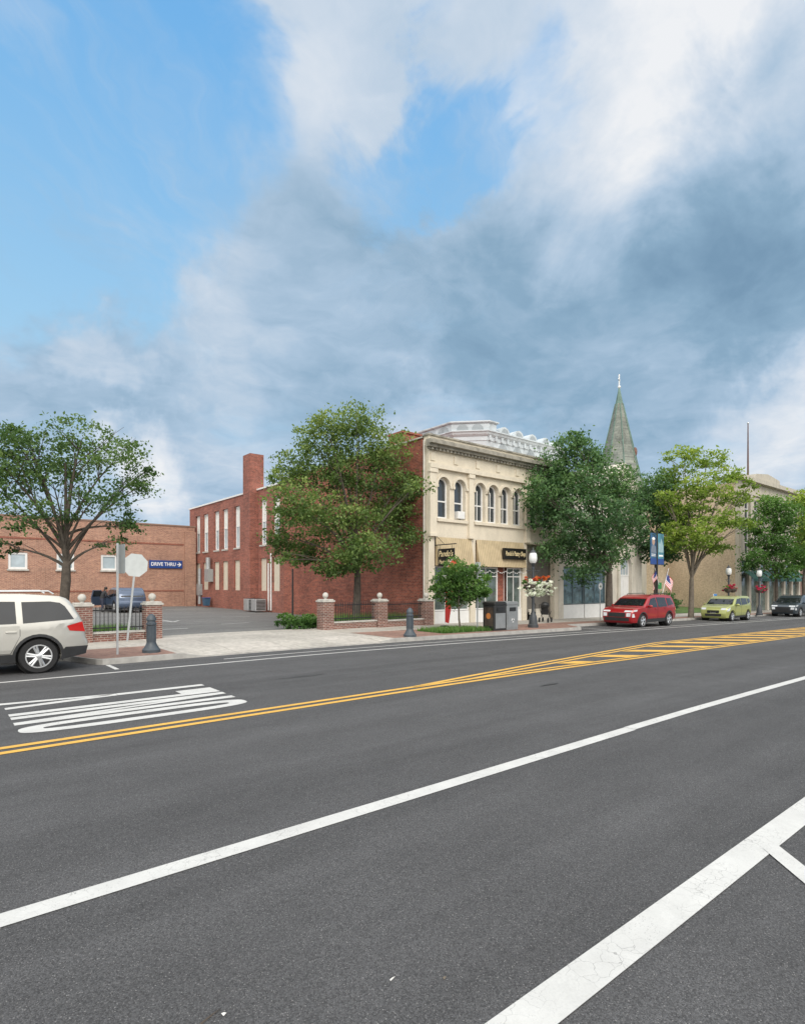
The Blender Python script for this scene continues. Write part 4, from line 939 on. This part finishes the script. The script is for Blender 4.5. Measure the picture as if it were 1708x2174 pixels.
    for xc in (xr,xf):
        for s_ in (1,-1):
            a0=math.asin((zb-wr)/ra);b=MB();N_=14
            for q in range(N_):
                th0=a0+(PI-2*a0)*q/N_;th1=a0+(PI-2*a0)*(q+1)/N_;pts=[]
                for th,rr_ in ((th0,ra-.004),(th1,ra-.004),(th1,ra+.055),(th0,ra+.055)):
                    x,z=xc+rr_*math.cos(th),wr+rr_*math.sin(th);pts.append((x,s_*(Y(x,z)+.009),z))
                b.poly(pts)
            if sp.get('archtrim',True): b.build('arch_trim',DARKP,t)
            b=MB();b.lathe([(ra*.98,-.22),(ra*.98,.0)],(xc,s_*(Wh-.22),wr),18,'y');b.build('wheel_well',SEAM,t)
            yo=s_*(Wh-.13);tw=.115
            b=MB();b.lathe([(wr*.62,-tw),(wr*.93,-tw),(wr,-tw*.7),(wr,tw*.7),(wr*.93,tw),(wr*.66,tw*.95)],(xc,yo,wr),26,'y');w=b.build('wheel',RUB,t,True)
            r_=wr*.68;b=MB();fy=s_*(tw-.015)
            b.lathe([(r_,-.02),(r_,.02),(r_*.9,.02),(r_*.88,-.02)],(xc,yo+fy,wr),26,'y')
            for q in range(sp.get('spokes',6)):
                th=2*PI*q/sp.get('spokes',6)+.2
                for dth in (-.13,.13):
                    c0=(math.cos(th+dth*2),math.sin(th+dth*2));c1=(math.cos(th+dth),math.sin(th+dth))
                    b.tube([(xc+c0[0]*r_*.2,yo+fy,wr+c0[1]*r_*.2),(xc+c1[0]*r_*.93,yo+fy,wr+c1[1]*r_*.93)],[.028,.026],6)
            b.lathe([(r_*.26,-.03),(r_*.26,.02),(r_*.15,.03)],(xc,yo+fy,wr),12,'y');b.build('rim',ALLOY,w,True)
            b=MB();b.lathe([(.02,-.02),(r_*.92,-.02),(r_*.92,-.015)],(xc,yo+fy-s_*.05,wr),20,'y');b.build('brake_shadow',SEAM,w)
    for p in sp.get('tail',[]): panel('tail_light',p,TAIL,.010)
    for p in sp.get('head',[]): panel('headlight',p,HEADL,.010)
    ws=sp['ws'];cross('windscreen',*seg(ws[0],ws[1],.06,.95),CARG,.09)
    rw=sp['rw'];cross('rear_window',*seg(rw[0],rw[1],.08,.9),CARG,.12)
    for (i0,i1,f0,f1,y0,y1,m,nm) in sp.get('ends',[]): cross(nm,*seg(i0,i1,f0,f1),m,.04,.012,y0,y1)
    if sp.get('rails'):
        (x0,x1,zz)=sp['rails']
        for s_ in (1,-1):
            b=MB();b.tube([(x0,s_*(Y(x0,zz)-.1),zz-.05),(x0+.1,s_*(Y(0,zz)-.1),zz+.02),(x1-.1,s_*(Y(0,zz)-.1),zz+.02),(x1,s_*(Y(0,zz)-.1),zz-.05)],.018,6)
            b.build('roof_rail',sp.get('railmat',DARKP),t)
    mx,mz=sp['mirror']
    for s_ in (1,-1):
        b=MB();b.ell((mx,s_*(Y(mx,mz)+.12),mz),(.09,.12,.075),10,7);b.tube([(mx,s_*(Y(mx,mz)-.02),mz-.03),(mx,s_*(Y(mx,mz)+.08),mz-.02)],.02,5);b.build('wing_mirror',pmat,t,True)
    return t
SUV1=dict(W=2.0,L=5.05,H=1.78,belt=1.10,wr=.385,xf=1.53,xr=-1.48,clad=.46,zb=.27,spokes=6,bumper=[(-2.44,.37),(-1.96,.28),(-1.93,.46),(-2.0,.56),(-2.47,.56)],
 top=[(-2.36,.36),(-2.46,.44),(-2.49,.55),(-2.49,.66),(-2.44,.74),(-2.42,.95),(-2.385,1.10),(-2.30,1.28),(-2.2,1.46),(-2.11,1.60),(-2.03,1.67),(-1.9,1.72),(-1.2,1.775),(-.2,1.79),(.4,1.73),(.75,1.62),(1.35,1.17),(1.9,1.1),(2.3,1.0),(2.48,.82),(2.53,.6),(2.5,.36),(2.4,.27)],
 windows=[[(-2.18,1.19),(-1.18,1.13),(-1.16,1.60),(-1.70,1.605),(-1.90,1.57),(-2.0,1.49)],[(-1.06,1.13),(-.12,1.11),(-.12,1.63),(-1.04,1.61)],[(-.02,1.11),(1.0,1.11),(.55,1.58),(-.02,1.63)]],
 doors=[[(-.95,.48),(-.10,.48),(-.10,1.08),(-1.12,1.08),(-1.12,.85)],[(-.06,.48),(1.02,.48),(1.08,1.08),(-.06,1.08)]],
 tail=[[(-2.41,.89),(-2.08,.93),(-2.03,1.04),(-2.35,1.13)]],head=[[(2.05,.8),(2.4,.74),(2.38,.86),(2.0,.98)]],ws=(15,16),rw=(6,8),
 ends=[(4,5,.0,.9,-.3,.3,PLATE,'licence_plate'),(19,20,.1,.9,-.6,.6,DARKP,'grille')],rails=(-1.8,.2,1.82),railmat=ALLOY,mirror=(.95,1.14))
WHITEC=paint('champagne_paint',(.57,.555,.51),.5,.27)
wsuv=car('parked_car','cream white sport utility car cut off by the left edge','car',(.37,16.05,0),PI,SUV1,WHITEC)
SUV2=dict(W=1.9,L=4.75,H=1.68,belt=1.02,wr=.36,xf=1.43,xr=-1.36,clad=.44,zb=.25,spokes=5,
 top=[(-2.25,.34),(-2.34,.45),(-2.36,.65),(-2.3,.8),(-2.28,1.0),(-2.1,1.38),(-1.98,1.56),(-1.8,1.63),(-1.1,1.68),(-.1,1.69),(.35,1.63),(.7,1.50),(1.25,1.10),(1.85,1.04),(2.2,.96),(2.34,.80),(2.38,.56),(2.34,.36),(2.25,.25)],
 windows=[[(-1.9,1.16),(-1.2,1.08),(-1.18,1.50),(-1.7,1.48)],[(-1.1,1.06),(-.12,1.05),(-.12,1.55),(-1.08,1.53)],[(-.04,1.05),(.95,1.05),(.5,1.48),(-.04,1.55)]],
 doors=[[(-.85,.46),(-.08,.46),(-.08,1.02),(-1.05,1.02),(-1.02,.8)],[(-.04,.46),(.95,.46),(1.0,1.02),(-.04,1.02)]],
 tail=[[(-2.26,.82),(-1.95,.86),(-1.95,.98),(-2.24,1.0)]],head=[[(2.0,.86),(2.26,.84),(2.2,.93),(1.95,.95)],[(2.14,.56),(2.33,.56),(2.31,.74),(2.2,.74)]],ws=(11,12),rw=(4,6),
 ends=[(15,16,.05,.95,-.62,.62,BLACK,'grille'),(15,16,.1,.85,-.98,-.70,HEADL,'headlight'),(15,16,.1,.85,.70,.98,HEADL,'headlight'),(14,15,.35,.85,-1,-.5,HEADL,'running_light'),(14,15,.35,.85,.5,1,HEADL,'running_light'),(16,17,.05,.95,-.9,.9,DARKP,'bumper_vent')],rails=(-1.7,.2,1.72),mirror=(.88,1.1))
REDC=paint('red_paint',(.30,.008,.012),.1)
u,d=gp(1362,15.95)
car('parked_car','red sport utility car parked under the dense tree','car',(u-.2,15.95,gz(u)),PI,SUV2,REDC)
SOUL=dict(W=1.8,L=4.15,H=1.61,belt=1.0,wr=.33,xf=1.27,xr=-1.28,clad=.36,zb=.22,spokes=5,archtrim=False,tumble=.15,
 top=[(-1.98,.32),(-2.06,.42),(-2.07,.65),(-2.02,.8),(-1.99,1.05),(-1.9,1.4),(-1.82,1.55),(-1.6,1.6),(-.8,1.62),(.1,1.60),(.45,1.52),(.62,1.45),(1.15,1.06),(1.6,1.0),(1.9,.9),(2.03,.74),(2.07,.52),(2.03,.34),(1.95,.22)],
 windows=[[(-1.72,1.22),(-1.15,1.10),(-1.13,1.46),(-1.66,1.44)],[(-1.07,1.08),(-.15,1.04),(-.15,1.49),(-1.06,1.47)],[(-.08,1.04),(.92,1.03),(.48,1.42),(-.08,1.49)]],
 doors=[[(-.8,.4),(-.1,.4),(-.1,1.0),(-1.0,1.03),(-1.0,.8)],[(-.06,.4),(.85,.4),(.9,1.0),(-.06,1.0)]],
 tail=[[(-1.98,.95),(-1.85,.95),(-1.8,1.3),(-1.9,1.3)]],head=[[(1.7,.70),(1.98,.66),(1.93,.82),(1.6,.92)]],ws=(11,12),rw=(4,6),
 ends=[(15,16,.1,.9,-.5,.5,BLACK,'grille'),(14,15,.15,.95,-.98,-.60,HEADL,'headlight'),(14,15,.15,.95,.60,.98,HEADL,'headlight'),(16,17,.1,.95,-.7,.7,DARKP,'bumper_vent'),(15,16,.5,.95,-.25,.25,PLATE,'licence_plate')],mirror=(.8,1.07))
LIMEC=paint('lime_paint',(.34,.37,.12),.15)
u,d=gp(1541,15.95);car('parked_car','lime green boxy small car parked by the lime tree','car',(u,15.95,gz(u)),PI,SOUL,LIMEC)
u,d=gp(1683,15.95);car('parked_car','dark grey sport utility car parked farthest along the kerb','car',(u,15.95,gz(u)),PI,SUV2,paint('slate_paint',(.045,.06,.075),.4))
BL=dict(SUV2);BL['rails']=None
CB=car('parked_car','blue car seen from behind in the lot with its door open','car',(10.4,43.5,.08),PI/2,BL,paint('steel_blue_paint',(.085,.12,.19),.3),group=None)
Md=Matrix.Translation((.95,.95,0))@Matrix.Rotation(R(-68)+PI,4,'Z')
b=MB(Md);b.ext([(0,.45),(1.05,.45),(1.08,1.02),(.95,1.5),(.35,1.5),(0,1.02)],-.04,.04);dd=b.build('open_door',paint('door_blue',(.05,.07,.11),.3),CB,bevel=.02)
b=MB(Md);b.ext([(.12,1.05),(1.0,1.05),(.9,1.44),(.38,1.44)],-.046,.046);b.build('door_pane',CARG,dd)
# ------------------------------------------------------------------ person beside the blue car
def person(loc,rot):
    t=thing('person','person in dark top and trousers leaning beside the open door of the blue car','person',loc,rot)
    V=[];E=[];Rr=[]
    def v(p,r,frm=None):
        V.append(p);Rr.append(r);i=len(V)-1
        if frm is not None:E.append((frm,i))
        return i
    pel=v((0,0,.93),.145);sp1=v((.05,0,1.1),.135,pel);ch=v((.15,0,1.3),.155,sp1);nk=v((.23,0,1.44),.06,ch);hd=v((.29,0,1.55),.095,nk);v((.31,0,1.66),.085,hd)
    for s_ in (1,-1):
        h=v((0,s_*.1,.88),.105,pel);k=v((.05+.04*s_,s_*.12,.48),.065,h);a_=v((-.02+.08*s_,s_*.12,.09),.045,k);v((.13+.08*s_,s_*.13,.04),.042,a_)
        sh_=v((.16,s_*.19,1.36),.07,ch);el=v((.22,s_*.27,1.1),.048,sh_);wr_=v((.40,s_*.22,.98),.032,el);pa=v((.47,s_*.21,.96),.036,wr_)
        for q in range(4):
            f=v((.52,s_*(.21-.03+.02*q),.945),.010,pa);v((.56,s_*(.21-.035+.022*q),.925-.004*q),.008,f)
        th=v((.47,s_*.165,.945),.011,pa);v((.51,s_*.15,.93),.009,th)
    me=bpy.data.meshes.new('body');me.from_pydata(V,E,[]);o=bpy.data.objects.new('body',me);COL.objects.link(o);o.parent=t
    md=o.modifiers.new('skin','SKIN')
    for i,r in enumerate(Rr): me.skin_vertices[0].data[i].radius=(r,r)
    me.skin_vertices[0].data[0].use_root=True
    sb_=o.modifiers.new('sub','SUBSURF');sb_.levels=1;sb_.render_levels=2
    m,n_,b=newmat('clothes');x=n_.xyz(n_.obj())
    n_.set(b.inputs['Base Color'],n_.ramp(n_.m('MULTIPLY',x[2],.5),[(0,(.02,.02,.02)),(.05,(.03,.035,.06)),(.47,(.022,.022,.026)),(.725,(.36,.21,.15))],'CONSTANT'));b.inputs['Roughness'].default_value=.8
    me.materials.append(m)
    b=MB();b.ell((.275,0,1.63),(.115,.105,.11),12,8);b.ell((.2,0,1.52),(.06,.085,.1),10,6);b.build('hair',pm('dark_hair',(.02,.014,.01),.6),t,True)
person((8.9,43.0,.08),R(15))
